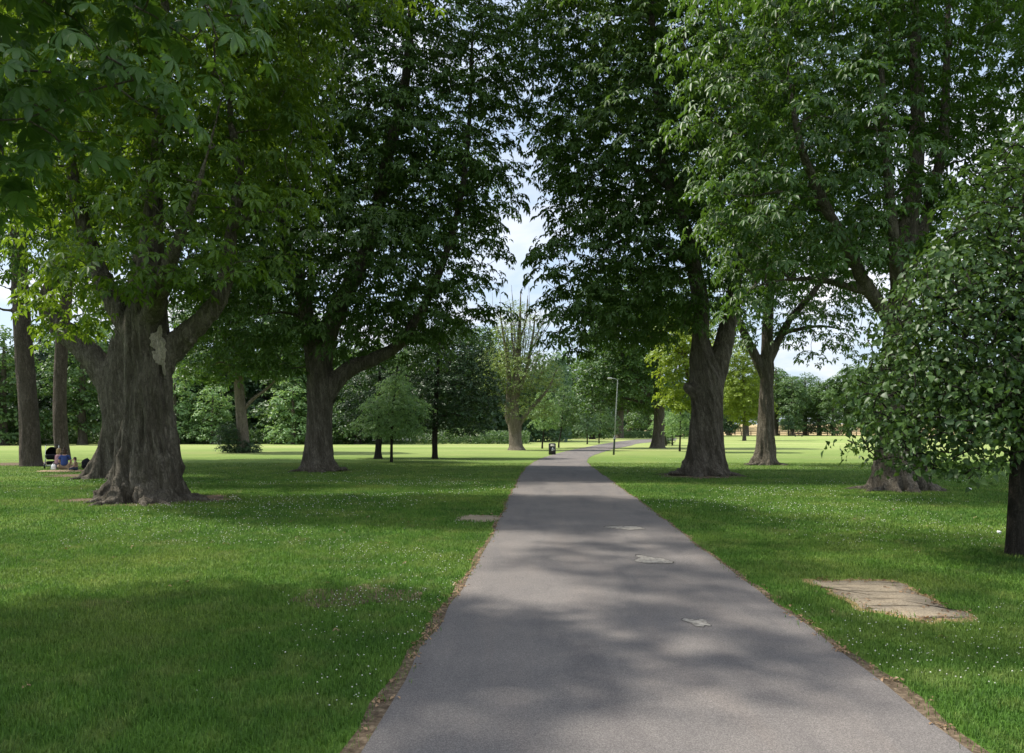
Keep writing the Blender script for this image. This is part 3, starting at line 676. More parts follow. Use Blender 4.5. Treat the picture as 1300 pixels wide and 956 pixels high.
# the tree beside the camera whose bough hangs into the top left of the view
def open_view(C):
    px = CX + F * C[:, 0] / np.clip(C[:, 1], .5, None); py = HY - F * (C[:, 2] - CH) / np.clip(C[:, 1], .5, None)
    vis = (C[:, 1] > .6) & (px > -300) & (px < 1600) & (py > -260) & (C[:, 2] < 7)
    lim = np.interp(px, [-60, 0, 100, 200, 300, 370, 405], [290, 270, 215, 170, 105, 60, -400])
    near = C[:, 1] < 5.9
    return (~vis | ((py < lim) & ~near)) & ~((np.hypot(C[:, 0], C[:, 1]) < 5.6) & (C[:, 2] < 9))
tree('horse_chestnut', 'chestnut bough with large drooping leaves hanging into the top left corner', -420, 7.0,
    [[(-420, 790, 0, .95), (-420, 765, 0, .75), (-420, 700, 0, .60), (-420, 560, 0, .55), (-415, 350, 0, .45), (-400, 100, 0, .32), (-380, -200, 0, .2), (-360, -500, 0, .1)],
     [(-415, 250, 0, .22), (-300, 100, .4, .16), (-150, 0, .6, .11), (20, -40, .6, .07), (200, -60, .4, .045), (340, -50, .3, .03)]],
    [(60, -10, 0, 1.6, 1.4, 1.7), (230, -110, .3, 1.6, 1.4, 1.4), (350, -80, .3, .9, 1.0, 1.1), (-150, 60, 0, 1.8, 2.0, 2.0), (-450, -350, 0, 2.8, 3.0, 2.2), ('W', -3, 9.4, 10, 2.6, 2.4, .7), ('W', -4.8, 12.2, 10.5, 2.2, 2.0, .6), (40, 130, .4, .7, .8, .8)],  # flat lobes above the frame are added to dapple the foreground path
    group=AV, leaf='chestnut', spacing=.56, R=.46, n=16, size=.17, T=T_FINE, voxel=.06, disp=.06, twist=.3, zmin=2.2, clump_mod=open_view)

# lime sapling on the right edge
def lime_hang(C): return np.ones(len(C), bool)
tree('lime_tree', 'young lime with slim dark trunk and glossy heart leaves filling the right edge', 1288, 10.7,
    [[(1287, 712, 0, .150), (1288, 700, 0, .125), (1290, 660, 0, .112), (1293, 600, 0, .108), (1297, 500, 0, .10), (1300, 400, 0, .085), (1302, 300, 0, .06), (1304, 200, 0, .03)]],
    [(1300, 430, 0, 1.75, 1.7, 1.6), (1175, 505, -.1, 1.02, 1.1, .86), (1310, 265, 0, .98, 1.1, 1.1), (1215, 400, -.5, .95, .9, .9), (1260, 520, -.7, 1.1, .8, .72), (1380, 420, 0, 1.5, 1.6, 1.7), (1120, 555, 0, .52, .6, .42), (1150, 440, -.2, .62, .7, .6), (1118, 500, -.1, .52, .6, .55), (1190, 572, -.3, .5, .6, .26), (1085, 560, 0, .3, .4, .25), (1135, 545, -.5, .6, .7, .34), (1205, 588, -.6, .7, .7, .24), (1150, 500, -.5, .6, .6, .6), (1250, 320, -.2, .75, .8, .8), (1330, 180, 0, .42, .5, .55)],
    leaf='lime', bark='bark_dark', spacing=.235, R=.28, n=23, size=.076, T=T_HEART, voxel=.025, disp=.012, twist=.1, shell=.5, zmin=.75, hang=.40, flat=.3, jit=.75, lobe_amp=.05)

# tall pines at the left edge
for k, (px, py, r, top, lab) in enumerate([(40, 592, .62, 20, 'broad dark pine trunk at the left edge, behind the pram'), (79, 584, .50, 79, 'paler slimmer pine trunk just right of the broad one')]):
    d = depth(py)
    q = (top - px) / 350.0
    rr = r * (.76 if k == 0 else .80)
    tree('pine_tree', lab, px, d,
        [[(px, py + 4, 0, rr * 1.25), (px - 1 if k == 0 else px, py - 8, 0, rr * 1.02), (px - 3 if k == 0 else px - 3, py - 60, 0, rr * .86), (px - 9 if k == 0 else px - 1, py - 140, 0, rr * .80), (px - 15 if k == 0 else px + 8, py - 240, 0, rr * .72), (px - 20 if k == 0 else px + 16, py - 380, 0, rr * .6), (px - 25, py - 520, 0, rr * .45), (px - 28, py - 640, 0, rr * .2)]] +
        ([[(26, 395, 0, .09), (0, 392, -.5, .07), (-30, 380, -1, .04)], [(24, 372, 0, .06), (0, 362, -.5, .05), (-30, 350, -1, .03)]] if k == 0 else []),
        [(px + (-20 if k == 0 else 10), 150, 0, 5, 5, 5), (px + 30, 20, 0, 5, 5, 5), (px - 60, 240, 0, 3, 4, 2.6), (px + 50, 260, 0, 2.6, 3, 2.0)],
        group='pines at the left edge', leaf='conifer', bark='bark_pine', spacing=1.25, R=.95, n=20, size=.36, T=T_SIMPLE, voxel=.07, disp=.04, twist=.05, lobe_amp=.04, zmin=6)

# mid-distance trees -------------------------------------------------
def small(name, label, px, py, trunk, lobes, leaf, bark='bark_far', sp=.6, R=.5, n=22, size=.2, T=None, group=None, zmin=.8, limbs=8, amp=.04, shell=.4, jit=.4, hang=.15):
    return tree(name, label, px, depth(py), trunk, lobes, group=group, leaf=leaf, bark=bark, spacing=sp, R=R, n=n, size=size, T=T or T_SIMPLE, fused=False, zmin=zmin, extra_limbs=limbs, lobe_amp=amp, shell=shell, jit=jit, hang=hang)
small('young_tree', 'pale green conical young tree in front of the dark trees, left of the path', 497, 586.5,
    [[(497, 587, 0, .09), (497, 570, 0, .075), (498, 530, 0, .06), (502, 490, 0, .04), (506, 452, 0, .02)]],
    [(500, 520, 0, 1.75, 1.8, .95), (498, 545, 0, 1.75, 1.8, .50), (503, 497, 0, 1.05, 1.1, .8), (507, 473, 0, .55, .6, .65), (508, 457, 0, .34, .34, .6), (527, 522, 0, .8, 1, .6), (466, 538, 0, .8, 1, .4)], 'young', 'bark_dark', .33, .29, 16, .13, zmin=1.1, limbs=6)
small('broadleaf_tree', 'short dark tree half hidden behind the pale conical one', 481, 582.5,
    [[(480, 584, 0, .32), (480, 574, 0, .20), (481, 555, 0, .18), (481, 520, 0, .14), (482, 470, 0, .06)]],
    [(475, 500, 1, 2.2, 2.2, 1.7), (455, 530, 1, 1.4, 1.6, .8), (490, 470, 1, 1.4, 1.5, 1.0), (470, 540, 1, 1.8, 1.6, .4)], 'conifer', 'bark_dark', .55, .45, 22, .18)
small('broadleaf_tree', 'dense dark round-crowned tree with drooping skirts beside the conical tree', 552, 582.5,
    [[(552, 584, 0, .22), (552, 574, 0, .17), (552, 550, 0, .16), (554, 500, 0, .13), (558, 430, 0, .06)]],
    [(570, 490, .5, 2.6, 2.4, 2.0), (590, 530, .5, 1.8, 1.8, 1.2), (545, 455, .5, 1.5, 1.8, 1.5), (585, 440, .8, 1.9, 1.9, 1.5), (535, 530, .5, 1.3, 1.6, 1.0), (615, 500, .5, 1.2, 1.5, 1.5)], 'conifer', 'bark_dark', .55, .46, 24, .18, shell=.45)
small('broadleaf_tree', 'tree with a pale brown trunk growing out of a low bush, far left field', 308, 574.5,
    [[(309, 576, 0, .62), (309, 566, 0, .50), (308, 545, 0, .42), (305, 510, 0, .38), (302, 470, 0, .3), (300, 420, 0, .2), (300, 340, 0, .1)], [(309, 520, 0, .16), (322, 506, 0, .13), (338, 494, 0, .1), (352, 480, 0, .06)]],
    [(300, 430, 0, 4.2, 4, 3.0), (345, 460, 0, 3, 3, 1.6), (265, 465, 0, 2.4, 3, 1.4), (310, 360, 0, 4, 4, 3), (370, 420, 0, 2.4, 3, 2)], 'chestnut', 'bark_pale', .85, .7, 24, .30)
b = empty('low_bush', (*ground(302, 574.5), 0), 'dark green bush hugging the pale brown trunk in the left field', 'bush')
bl = [(at(px, py, 58.0), np.array([rx, 1.1, rz])) for px, py, rx, rz in [(292, 560, .95, .95), (290, 548, .7, .7), (305, 567, 1.2, .5), (320, 569, .6, .35)]]
Cb = clumps_in(bl, .3, .4, .05); o3 = np.array([*ground(302, 574.5), 0])
V, Fs, ti = crown_leaves(Cb.copy(), np.array([*ground(300, 574.5), .6]), .28, 16, .14, T_SIMPLE, jit=.5); link('foliage', mesh_np('foliage', V - o3, Fs, ti), M['conifer'], b)
stm = MB(); [stm.tube([o3 + [x, 0, -.05], o3 + [x * 1.3, 0, .5], o3 + [x * 1.5, .1, 1.1]], [.03, .02, .012], 5) for x in (-.5, -.2, .2)]; stm.build('stem', M['bark_dark'], b, origin=o3)
# nearly bare tree beside the path bend
d7 = depth(571.5); random.seed(9)
tb = [[(656, 573, 0, .85), (655, 566, 0, .62), (654, 552, 0, .50), (653, 538, 0, .55), (652, 520, 0, .42), (655, 490, 0, .33), (658, 450, 0, .22), (660, 410, 0, .12), (661, 372, 0, .04)],
      [(652, 545, 0, .3), (645, 528, 0, .3), (646, 500, 0, .24), (644, 460, 0, .16), (638, 420, 0, .08), (634, 395, 0, .03)], [(655, 545, 0, .25), (668, 525, 0, .2), (684, 508, 0, .14), (698, 490, 0, .07), (706, 470, 0, .03)],
      [(654, 510, 0, .2), (668, 470, 0, .15), (676, 430, 0, .1), (680, 392, 0, .03)], [(656, 470, 0, .14), (650, 430, 0, .09), (648, 385, 0, .03)], [(646, 520, 0, .16), (632, 495, 0, .12), (622, 470, 0, .07), (618, 440, 0, .03)], [(657, 440, 0, .1), (668, 405, 0, .06), (670, 375, 0, .02)]]
for q in range(34):
    x0 = random.uniform(630, 690); y0 = random.uniform(430, 500); x1 = x0 + random.uniform(-12, 12) + (x0 - 657) * .25; tb.append([(x0 * .6 + 657 * .4, y0, random.uniform(-1, 1), .035), ((x0 + x1) / 2, y0 - 30, random.uniform(-1.5, 1.5), .024), (x1, y0 - random.uniform(50, 80), random.uniform(-1.5, 1.5), .012)])
tree('dying_tree', 'thinly leaved pale tree with bare upright branches, left of the path bend', 655, d7, tb,
    [(660, 470, 0, 2.6, 2.5, 2.4), (658, 420, 0, 2.0, 2, 2.4), (690, 480, 0, 1.7, 2, 1.5), (630, 470, 0, 1.6, 2, 2.0), (670, 520, 0, 2.4, 2, 1.2)], leaf='pale', bark='bark_pale', spacing=.60, R=.58, n=15, size=.17, T=T_SIMPLE, fused=False, zmin=2.5, extra_limbs=0, lobe_amp=.1, shell=.2)
yg = 'young staked trees beside the path'
for px, py, cx, cy, rx, rz, leaf, lab in [(688.5, 569.5, 692, 523, 1.25, 2.0, 'young', 'light green sapling behind the litter bin'), (709.5, 568.5, 716, 519, 1.45, 2.3, 'belt', 'darker sapling just right of the litter bin'),
        (745.5, 564, 745, 531, 1.3, 2.4, 'belt_blue', 'narrow bluish sapling before the bend in the path'), (760.5, 563, 763, 532, 1.2, 2.0, 'belt', 'sapling between the bluish one and the lamp post'),
        (863, 573, 864, 538, 1.1, 1.3, 'young', 'pale sapling left of the twisted chestnut trunk'), (845.5, 566, 842, 536, 1.3, 2.0, 'young', 'sapling behind the grey flared trunk, by the low bush'), (853.5, 565.5, 853, 540, 1.2, 1.6, 'belt', 'small darker sapling between the two pale ones')]:
    k = depth(py) / F
    small('sapling', lab, px, py, [[(px, py + .5, 0, .10), (px, py - 6, 0, .075), (px + (cx - px) * .5, (py + cy) / 2, 0, .06), (cx, cy - rz / k * .7, 0, .03)]],
        [(cx, cy, 0, rx, rx, rz * .62), (cx, cy + rz / k * .35, 0, rx * 1.1, rx * 1.1, rz * .5), (cx, cy - rz / k * .5, 0, rx * .65, rx * .65, rz * .5)], leaf, 'bark_dark', .5, .42, 20, .17, group=yg, zmin=1.2, limbs=2)
small('horse_chestnut', 'grey flared trunk of a chestnut with wide dark crown beyond the lamp post', 835, 569,
    [[(835, 571, 0, .95), (835, 566, 0, .70), (836, 555, 0, .56), (837, 535, 0, .5), (836, 500, 0, .42), (830, 440, 0, .3), (820, 360, 0, .15)], [(836, 520, 0, .3), (815, 490, 0, .22), (790, 450, 0, .15), (775, 400, 0, .08)]],
    [(800, 440, 0, 4.6, 4, 3.6), (770, 480, 0, 3.2, 3.5, 2.6), (815, 500, 0, 3.4, 3.4, 1.8), (790, 380, 0, 4, 4, 3), (850, 400, 0, 4, 4, 4), (755, 510, 0, 1.6, 2, 1.3)], 'chestnut', 'bark_far', .95, .75, 22, .34, group=AV, zmin=3)
small('maple_tree', 'yellow-green sunlit tree seen left of the twisted chestnut trunk', 886, 574,
    [[(886, 576, 0, .4), (886, 566, 0, .26), (882, 520, 0, .22), (868, 450, 0, .12)]],
    [(856, 450, 0, 1.7, 2, 2.0), (868, 500, 0, 2.0, 2, 1.5), (848, 425, 0, 1.2, 1.4, 1.3), (890, 450, 0, 2, 2, 2.6), (838, 450, 0, .7, 1, .9)], 'yellow', 'bark_far', .7, .58, 20, .3)
small('maple_tree', 'yellow-green sunlit tree glimpsed right of the twisted chestnut trunk', 945, 559.5,
    [[(945, 561, 0, .4), (945, 555, 0, .3), (945, 520, 0, .25), (943, 460, 0, .12)]],
    [(940, 490, 0, 4.6, 4, 5.0), (950, 520, 0, 4, 3, 2.4), (930, 460, 0, 3, 3, 4)], 'yellow', 'bark_far', .9, .75, 20, .36)
b = empty('low_bush', (*ground(845, 564.5), 0), 'small round bush at the foot of the saplings, right of the path', 'bush')
o3 = np.array([*ground(845, 564.5), 0]); Cb = clumps_in([(o3 + [.1, .4, .55], np.array([1.0, .8, .75]))], .28, .3, .05)
V, Fs, ti = crown_leaves(Cb.copy(), o3, .26, 16, .14, T_SIMPLE, jit=.5); link('foliage', mesh_np('foliage', V - o3, Fs, ti), M['belt'], b)
stm = MB(); [stm.tube([o3 + [x, .4, -.05], o3 + [x * 1.3, .4, .4], o3 + [x * 1.5, .5, .9]], [.03, .02, .012], 5) for x in (-.3, 0, .3)]; stm.build('stem', M['bark_dark'], b, origin=o3)

# background belts: copies of a few trees ------------------------------
def proto(leaf, h, w, seed, trunk_h=.16, skirt=0):
    d = 100.0
    def px(x, z): return CX + x / d * F, HY - (z - CH) / d * F
    t = [(*px(0, -.1), 0, .045 * h), (*px(0, .06 * h), 0, .034 * h), (*px(.1, .3 * h), 0, .028 * h), (*px(0, .6 * h), 0, .018 * h), (*px(0, .85 * h), 0, .006 * h)]
    lb = []
    rs = np.random.default_rng(seed)
    for q in range(9):
        a = rs.random() * 6.28; zz = rs.uniform(.30, .82) * h; rr = w * (1 - abs(zz / h - .5) * 1.1) * rs.uniform(.25, .6)
        lb.append((*px(math.cos(a) * rr, zz), math.sin(a) * rr, w * rs.uniform(.38, .55), w * rs.uniform(.38, .55), h * rs.uniform(.11, .17)))
    for q in range(skirt):
        a = q * 6.28 / skirt + .4; lb.append((*px(math.cos(a) * w * .5, .17 * h), math.sin(a) * w * .5, w * .5, w * .5, h * .14))
    lb.append((*px(0, .55 * h), 0, w * .7, w * .7, h * .32))
    r = tree('broadleaf_tree', 'x y z', CX, d, [t], lb, leaf=leaf, bark='bark_far', spacing=1.05, R=.85, n=17, size=.46, T=T_SIMPLE, fused=False, zmin=trunk_h * h, extra_limbs=5, lobe_amp=.05, shell=.45, jit=.4)[0]
    return r
def copy_tree(o):
    c = o.copy(); COL.objects.link(c)
    for ch in list(o.children):
        k = ch.copy(); COL.objects.link(k); k.parent = c; k.matrix_parent_inverse = ch.matrix_parent_inverse.copy()
    return c
PROT = [proto('belt', 13, 4.2, 1, .10, 2), proto('belt_blue', 14, 4.0, 2, .05, 4), proto('conifer', 12, 3.8, 3, .04, 4), proto('chestnut', 15, 5.2, 4), proto('belt', 11, 3.6, 6, .03, 5), proto('young', 9, 3.4, 8, .05, 4)]
used = set()
def back_tree(k, px, d, s, label, group, sx=1.0):
    o = PROT[k] if k not in used else copy_tree(PROT[k]); used.add(k)
    o.location = ((px - CX) / F * d, d, 0); s *= 1.24; o.scale = (s * sx, s * sx, s); o.rotation_euler = (0, 0, random.uniform(0, 6.28))
    prop(o, label, 'tree', group)
random.seed(21)
LB = 'leafy tree in the belt along the far edge of the left field'
for k, px, d, s in [(0, -50, 90, .95), (4, 5, 86, 1.0), (2, 52, 96, 1.1), (0, 105, 88, .9), (1, 150, 98, 1.2), (2, 200, 104, 1.15), (5, 222, 92, .8), (1, 245, 100, 1.15), (5, 270, 91, .62), (4, 285, 97, 1.0), (5, 372, 90, .7), (1, 335, 100, 1.2), (0, 375, 96, 1.1), (2, 425, 98, 1.1), (4, 455, 92, .95), (2, 515, 104, 1.15), (1, 575, 106, 1.0), (0, 622, 108, 1.05)]:
    back_tree(k, px, d, s, LB, 'tree belt along the far edge of the left field')
MB_ = 'background tree in the wood where the path disappears'
for k, px, d, s in [(1, 668, 150, .85), (0, 700, 142, .95), (2, 728, 160, 1.25), (4, 752, 138, 1.1), (3, 787, 150, 1.15), (3, 800, 176, 1.2), (0, 826, 170, 1.2), (1, 858, 185, 1.3), (2, 905, 200, 1.4)]:
    back_tree(k, px, d, s, MB_, 'wood where the path disappears')
RB = 'rounded tree in the distant row at the end of the right-hand field'
for k, px, d, s in [(3, 948, 205, .95), (0, 925, 215, 1.1), (3, 985, 215, 1.15), (0, 1006, 208, 1.05), (1, 1022, 222, 1.10), (3, 1040, 214, .92), (4, 1058, 206, .95), (3, 1078, 212, 1.15), (0, 1098, 205, 1.2), (1, 1125, 210, 1.2), (3, 1160, 205, 1.1), (0, 1200, 215, 1.2), (1, 1240, 205, 1.2), (3, 1280, 210, 1.2), (0, 1320, 205, 1.2)]:
    back_tree(k, px, d, s, RB, 'distant tree row at the end of the right-hand field')
small('young_tree', 'small bluish conical tree by the distant park bench', 1001, 553.5, [[(1001, 554, 0, .2), (1001, 548, 0, .15), (1001, 535, 0, .1), (1001, 524, 0, .04)]],
      [(1001, 540, 0, 1.7, 1.7, 1.3), (1001, 532, 0, 1.1, 1.1, 1.3)], 'belt_blue', 'bark_dark', .6, .5, 16, .26, limbs=0)

# the mass of wood behind the belts
def leaf_mass(name, label, boxes, n, size, leaf, T=None, seed=1):
    P = []
    for x0, x1, y0, y1, z0, z1, q in boxes:
        m = int(n * q); x = RNG.uniform(x0, x1, m); y = RNG.uniform(y0, y1, m)
        top = z0 + (z1 - z0) * (.55 + .55 * fbm(np.column_stack([x * .16, y * .16]), seed, 3)); z = z0 + (top - z0) * RNG.random(m) ** .8; P.append(np.column_stack([x, y, z]))
    P = np.concatenate(P); n_ = len(P)
    v, f, t = place_leaves(P, unit(n_) * .6 + [0, -.4, .5], unit(n_), size * RNG.uniform(.6, 1.2, n_), T or T_SIMPLE, np.clip(.25 + .5 * fbm(P * .5, seed + 3) + RNG.normal(0, .15, n_), 0, 1))
    return prop(link(name, mesh_np(name, v, f, t), M[leaf]), label, kind='stuff')
leaf_mass('woodland', 'dark mass of woodland behind the field trees', [(-95, 8, 104, 122, 0, 14, 1), (0, 45, 185, 205, 0, 12, .35), (40, 190, 240, 262, 3, 17, .5)], 26000, .85, 'belt_blue')
leaf_mass('undergrowth', 'rough grass and low shrubs under the wood at the left field edge', [(-90, 2, 91, 96, 0, 2.0, 1), (2, 30, 150, 156, 0, 1.5, .3)], 16000, .30, 'belt', seed=7)
m = 1500; x = RNG.uniform(-85, 0, m); keep = fbm(np.column_stack([x * .2, x * 0]), 12) > .5; x = x[keep]; P = np.column_stack([x, RNG.uniform(90.2, 92.5, len(x)), RNG.uniform(.4, 1.5, len(x))])
v, f, t = place_leaves(P, unit(len(P)), unit(len(P)), RNG.uniform(.08, .2, len(P)), T_SIMPLE, np.full(len(P), .5))
prop(link('wild_flowers', mesh_np('wild_flowers', v, f, t), M['petal']), 'pale wild flowers speckling the undergrowth', kind='stuff')
# dry bank behind the right-hand trees
xs = np.linspace(30, 300, 40); rows = [(226, 0.02), (240, 1.0), (262, 2.6), (300, 3.4), (420, 3.6), (520, 0.0)]
V = np.concatenate([np.column_stack([xs, np.full(40, y), z * (1 + .3 * (fbm(np.column_stack([xs * .03, xs * 0 + y]), 3) - .5))]) for y, z in rows]); i = np.arange(39)
prop(link('hillside', mesh_np('hillside', V, np.concatenate([np.column_stack([i + r * 40, i + 1 + r * 40, i + 1 + (r + 1) * 40, i + (r + 1) * 40]) for r in range(5)]), smooth=True), M['dryfield']), 'tan dry grass bank beyond the distant trees', kind='structure')

# ------------------------------------------------------------------ grass blades, clover, fallen leaves
def scatter(n, d0, d1, spread=.70):
    d = np.sqrt(RNG.uniform(d0 ** 2, d1 ** 2, n)); x = RNG.uniform(-spread, spread, n) * d
    return np.column_stack([x, d])
def off_path(p, verge=True):
    k = ~in_poly(p, VERGE if verge else PATH_POLY)
    for b in BARE: k &= ~in_poly(p, b)
    return k
Vb, Fb, Tb, n0 = [], [], [], 0
for d0, d1, n, h, w in [(3.4, 7, 150000, .042, .0048), (7, 13, 230000, .044, .0066), (13, 24, 230000, .048, .011), (24, 40, 150000, .045, .016)]:
    p = scatter(n, d0, d1); jig = p + RNG.normal(0, .06, p.shape) * (RNG.random(len(p)) < .6)[:, None]; p = p[off_path(jig)]
    p = p[~(in_poly(p, RIM) & (RNG.random(len(p)) < .75))]; dens = fbm(p * .9, 61) * .6 + .5 * fbm(p * 3.5, 62); m = len(p)
    a = RNG.random(m) * 6.28; hh = h * RNG.uniform(.5, 1.25, m) * (.65 + .8 * dens); tilt = RNG.uniform(.1, 1.0, m)
    d = np.column_stack([np.cos(a), np.sin(a)]); s = np.column_stack([-np.sin(a), np.cos(a)]) * (w * RNG.uniform(.6, 1.3, m))[:, None]
    z = np.full(m, -.004)
    v0 = np.column_stack([p + s * .5, z]); v1 = np.column_stack([p - s * .5, z]); mid = p + d * (hh * tilt * .35)[:, None]; tip = p + d * (hh * tilt)[:, None]
    v2 = np.column_stack([mid + s * .42, hh * .62]); v3 = np.column_stack([mid - s * .42, hh * .62]); v4 = np.column_stack([tip, hh * (1.05 - .35 * tilt)])
    v = np.stack([v0, v1, v2, v3, v4], 1).reshape(-1, 3); b = (np.arange(m) * 5)[:, None] + n0
    Fb.append(np.concatenate([b + [0, 1, 3], b + [0, 3, 2], b + [2, 3, 4]])); Vb.append(v); Tb.append(np.repeat(np.clip(RNG.random(m) * .9 + .25 * (vnoise(p * 3, 5) - .5), 0, 1), 5)); n0 += len(v)
prop(link('grass', mesh_np('grass', np.concatenate(Vb), np.concatenate(Fb), np.concatenate(Tb)), M['blade']), 'short green grass blades covering the lawn', kind='stuff')
# white clover heads in drifts
P = np.concatenate([scatter(5500, 4.2, 12), scatter(9000, 12, 26), scatter(4000, 26, 45)]); P = P[off_path(P)]
k = fbm(P * [.32, .32], 91, 3) + .25 * fbm(P * 1.5, 93) ; lim = np.where(P[:, 1] < 8.5, .71, .675); P = P[(k > lim + RNG.normal(0, .035, len(P)))]
m = len(P); oc = np.array([(1, 0, 0), (0, 1, 0), (-1, 0, 0), (0, -1, 0), (0, 0, .8), (0, 0, -.8)]); of = np.array([(0, 1, 4), (1, 2, 4), (2, 3, 4), (3, 0, 4), (1, 0, 5), (2, 1, 5), (3, 2, 5), (0, 3, 5)])
r = RNG.uniform(.004, .0095, m) * np.clip(P[:, 1] / 13, .8, 1.5); v = (oc[None] * r[:, None, None] + np.column_stack([P, RNG.uniform(.03, .06, m)])[:, None]).reshape(-1, 3)
prop(link('clover_flowers', mesh_np('clover_flowers', v, (of[None] + (np.arange(m) * 6)[:, None, None]).reshape(-1, 3)), M['petal']), 'tiny white clover heads drifting over the lawn', kind='stuff')
# dry leaves along the verge and on the lawn
j = RNG.integers(9, len(VL) - 60, 1500); tt = RNG.random(1500); A = np.where((RNG.random(1500) < .7)[:, None], Ls[j] * (1 - tt[:, None]) + VL[j] * tt[:, None], Rs[j] * (1 - tt[:, None]) + VR[j] * tt[:, None]) + RNG.normal(0, .03, (1500, 2))
G_ = np.concatenate([scatter(80, 4.5, 16), scatter(50, 16, 26)]); G_ = G_[~in_poly(G_, PATH_POLY)]; A = A[::2]
P = np.concatenate([A, G_, sl[RNG.integers(0, len(sl), 90)] + RNG.normal(0, .07, (90, 2))]); m = len(P)
v, f, t = place_leaves(np.column_stack([P, RNG.uniform(.014, .03, m)]), unit(m) * .45 + [0, 0, 1], unit(m), np.concatenate([RNG.uniform(.015, .045, len(A)), RNG.uniform(.04, .08, len(G_)), RNG.uniform(.03, .06, 90)]), T_SIMPLE, RNG.random(m))
prop(link('leaf_litter', mesh_np('leaf_litter', v, f, t), M['dry_leaf']), 'dry brown leaves scattered along the path edges and lawn', kind='stuff')

# ------------------------------------------------------------------ litter bin, lamp, bench, fence
g = ground(701, 577.2); k = g[1] / F
bn = empty('litter_bin', (g[0], g[1], 0), 'black litter bin with cream slot panel beside the path bend', 'bin')
w_, h_ = 4.4 * k, 14.6 * k
MB().box((0, 0, h_ * .43), (w_, w_ * .9, h_ * .43), bev=.03).build('bin_body', M['black'], bn, False)
MB().box((0, 0, h_ * .92), (w_ * 1.05, w_ * .96, h_ * .075), taper=.9, bev=.03).build('lid', M['black'], bn, False)
MB().box((.01, -w_ * .9 - .012, h_ * .80), (w_ * .55, .012, h_ * .075)).build('slot_panel', M['cream'], bn, False)
mk = MB(); f0 = -w_ * .9 - .004
mk.ball((0.02, f0, h_ * .60), (.028, .006, .028), 10, 6); mk.box((0, f0, h_ * .52), (.03, .005, .065), R=((1, 0, .25), (0, 1, 0), (-.0, 0, 1))); mk.box((.05, f0, h_ * .53), (.045, .005, .013)); mk.box((-.03, f0, h_ * .41), (.014, .005, .06)); mk.box((.02, f0, h_ * .41), (.014, .005, .06))
mk.box((.10, f0, h_ * .43), (.028, .005, .035)); mk.build('litter_emblem', M['white'], bn, False)
MB().box((0, 0, .02), (w_ * .9, w_ * .8, .02)).build('base_plate', M['dark_metal'], bn, False)

d = depth(577.5); A = at(779, 577.5, d); A[2] = 0; k = d / F
lp = empty('lamp_post', A, 'slender grey lamp post leaning slightly beside the path', 'lamp post')
top = np.array([5.2 * k, 0, 95 * k])
MB().tube([np.array([0, 0, -.1]), top * .2, top * .26], [.065, .06, .042], 14).build('post_base', M['dark_metal'], lp)
MB().tube([top * .255, top * .6, top * .97, top], [.040, .034, .027, .024], 12).build('post', M['grey_metal'], lp)
MB().tube([top * .985, top + [-.08, 0, .05], top + [-.22, -.02, .09], top + [-.36, -.02, .11]], [.022, .018, .018, .02], 8).build('bracket', M['grey_metal'], lp)
hd = MB().box(top + [-.52, -.02, .12], (.19, .08, .045), taper=.75, bev=.03).build('lamp_head', M['grey_metal'], lp, False); MB().box(top + [-.52, -.02, .065], (.15, .06, .012), bev=.008).build('lens', M['cream'], hd, False)
MB().tube([top * .215 - [0, 0, .0], top * .225], [.10, .10], 14).build('collar', M['grey_metal'], lp)

d = depth(554.4); g = ground(1014, 554.4); pb_ = empty('park_bench', (g[0], g[1], 0), 'dark wooden bench standing in the far right-hand field', 'bench')
MB().box((0, 0, .44), (1.1, .22, .03)).build('seat', M['brown_wood'], pb_, False); MB().box((0, .22, .72), (1.1, .025, .16)).build('backrest', M['brown_wood'], pb_, False)
for sx in (-.75, .75):
    MB().box((sx, 0, .205), (.05, .2, .205)).box((sx, .265, .44), (.05, .02, .44)).build('leg', M['dark_metal'], pb_, False)

fo = empty('post_fence', (44, 216, 0), 'low wooden post and rail fence before the tan bank', 'fence')
for q in range(34):
    MB().box((q * 2.6, 0, .55), (.10, .10, .6), taper=.9).build('post', M['brown_wood'], fo, False)
for z in (.5, .95):
    MB().box((33 * 1.3, -.125, z), (33 * 1.3 + .1, .024, .06)).build('rail', M['brown_wood'], fo, False)

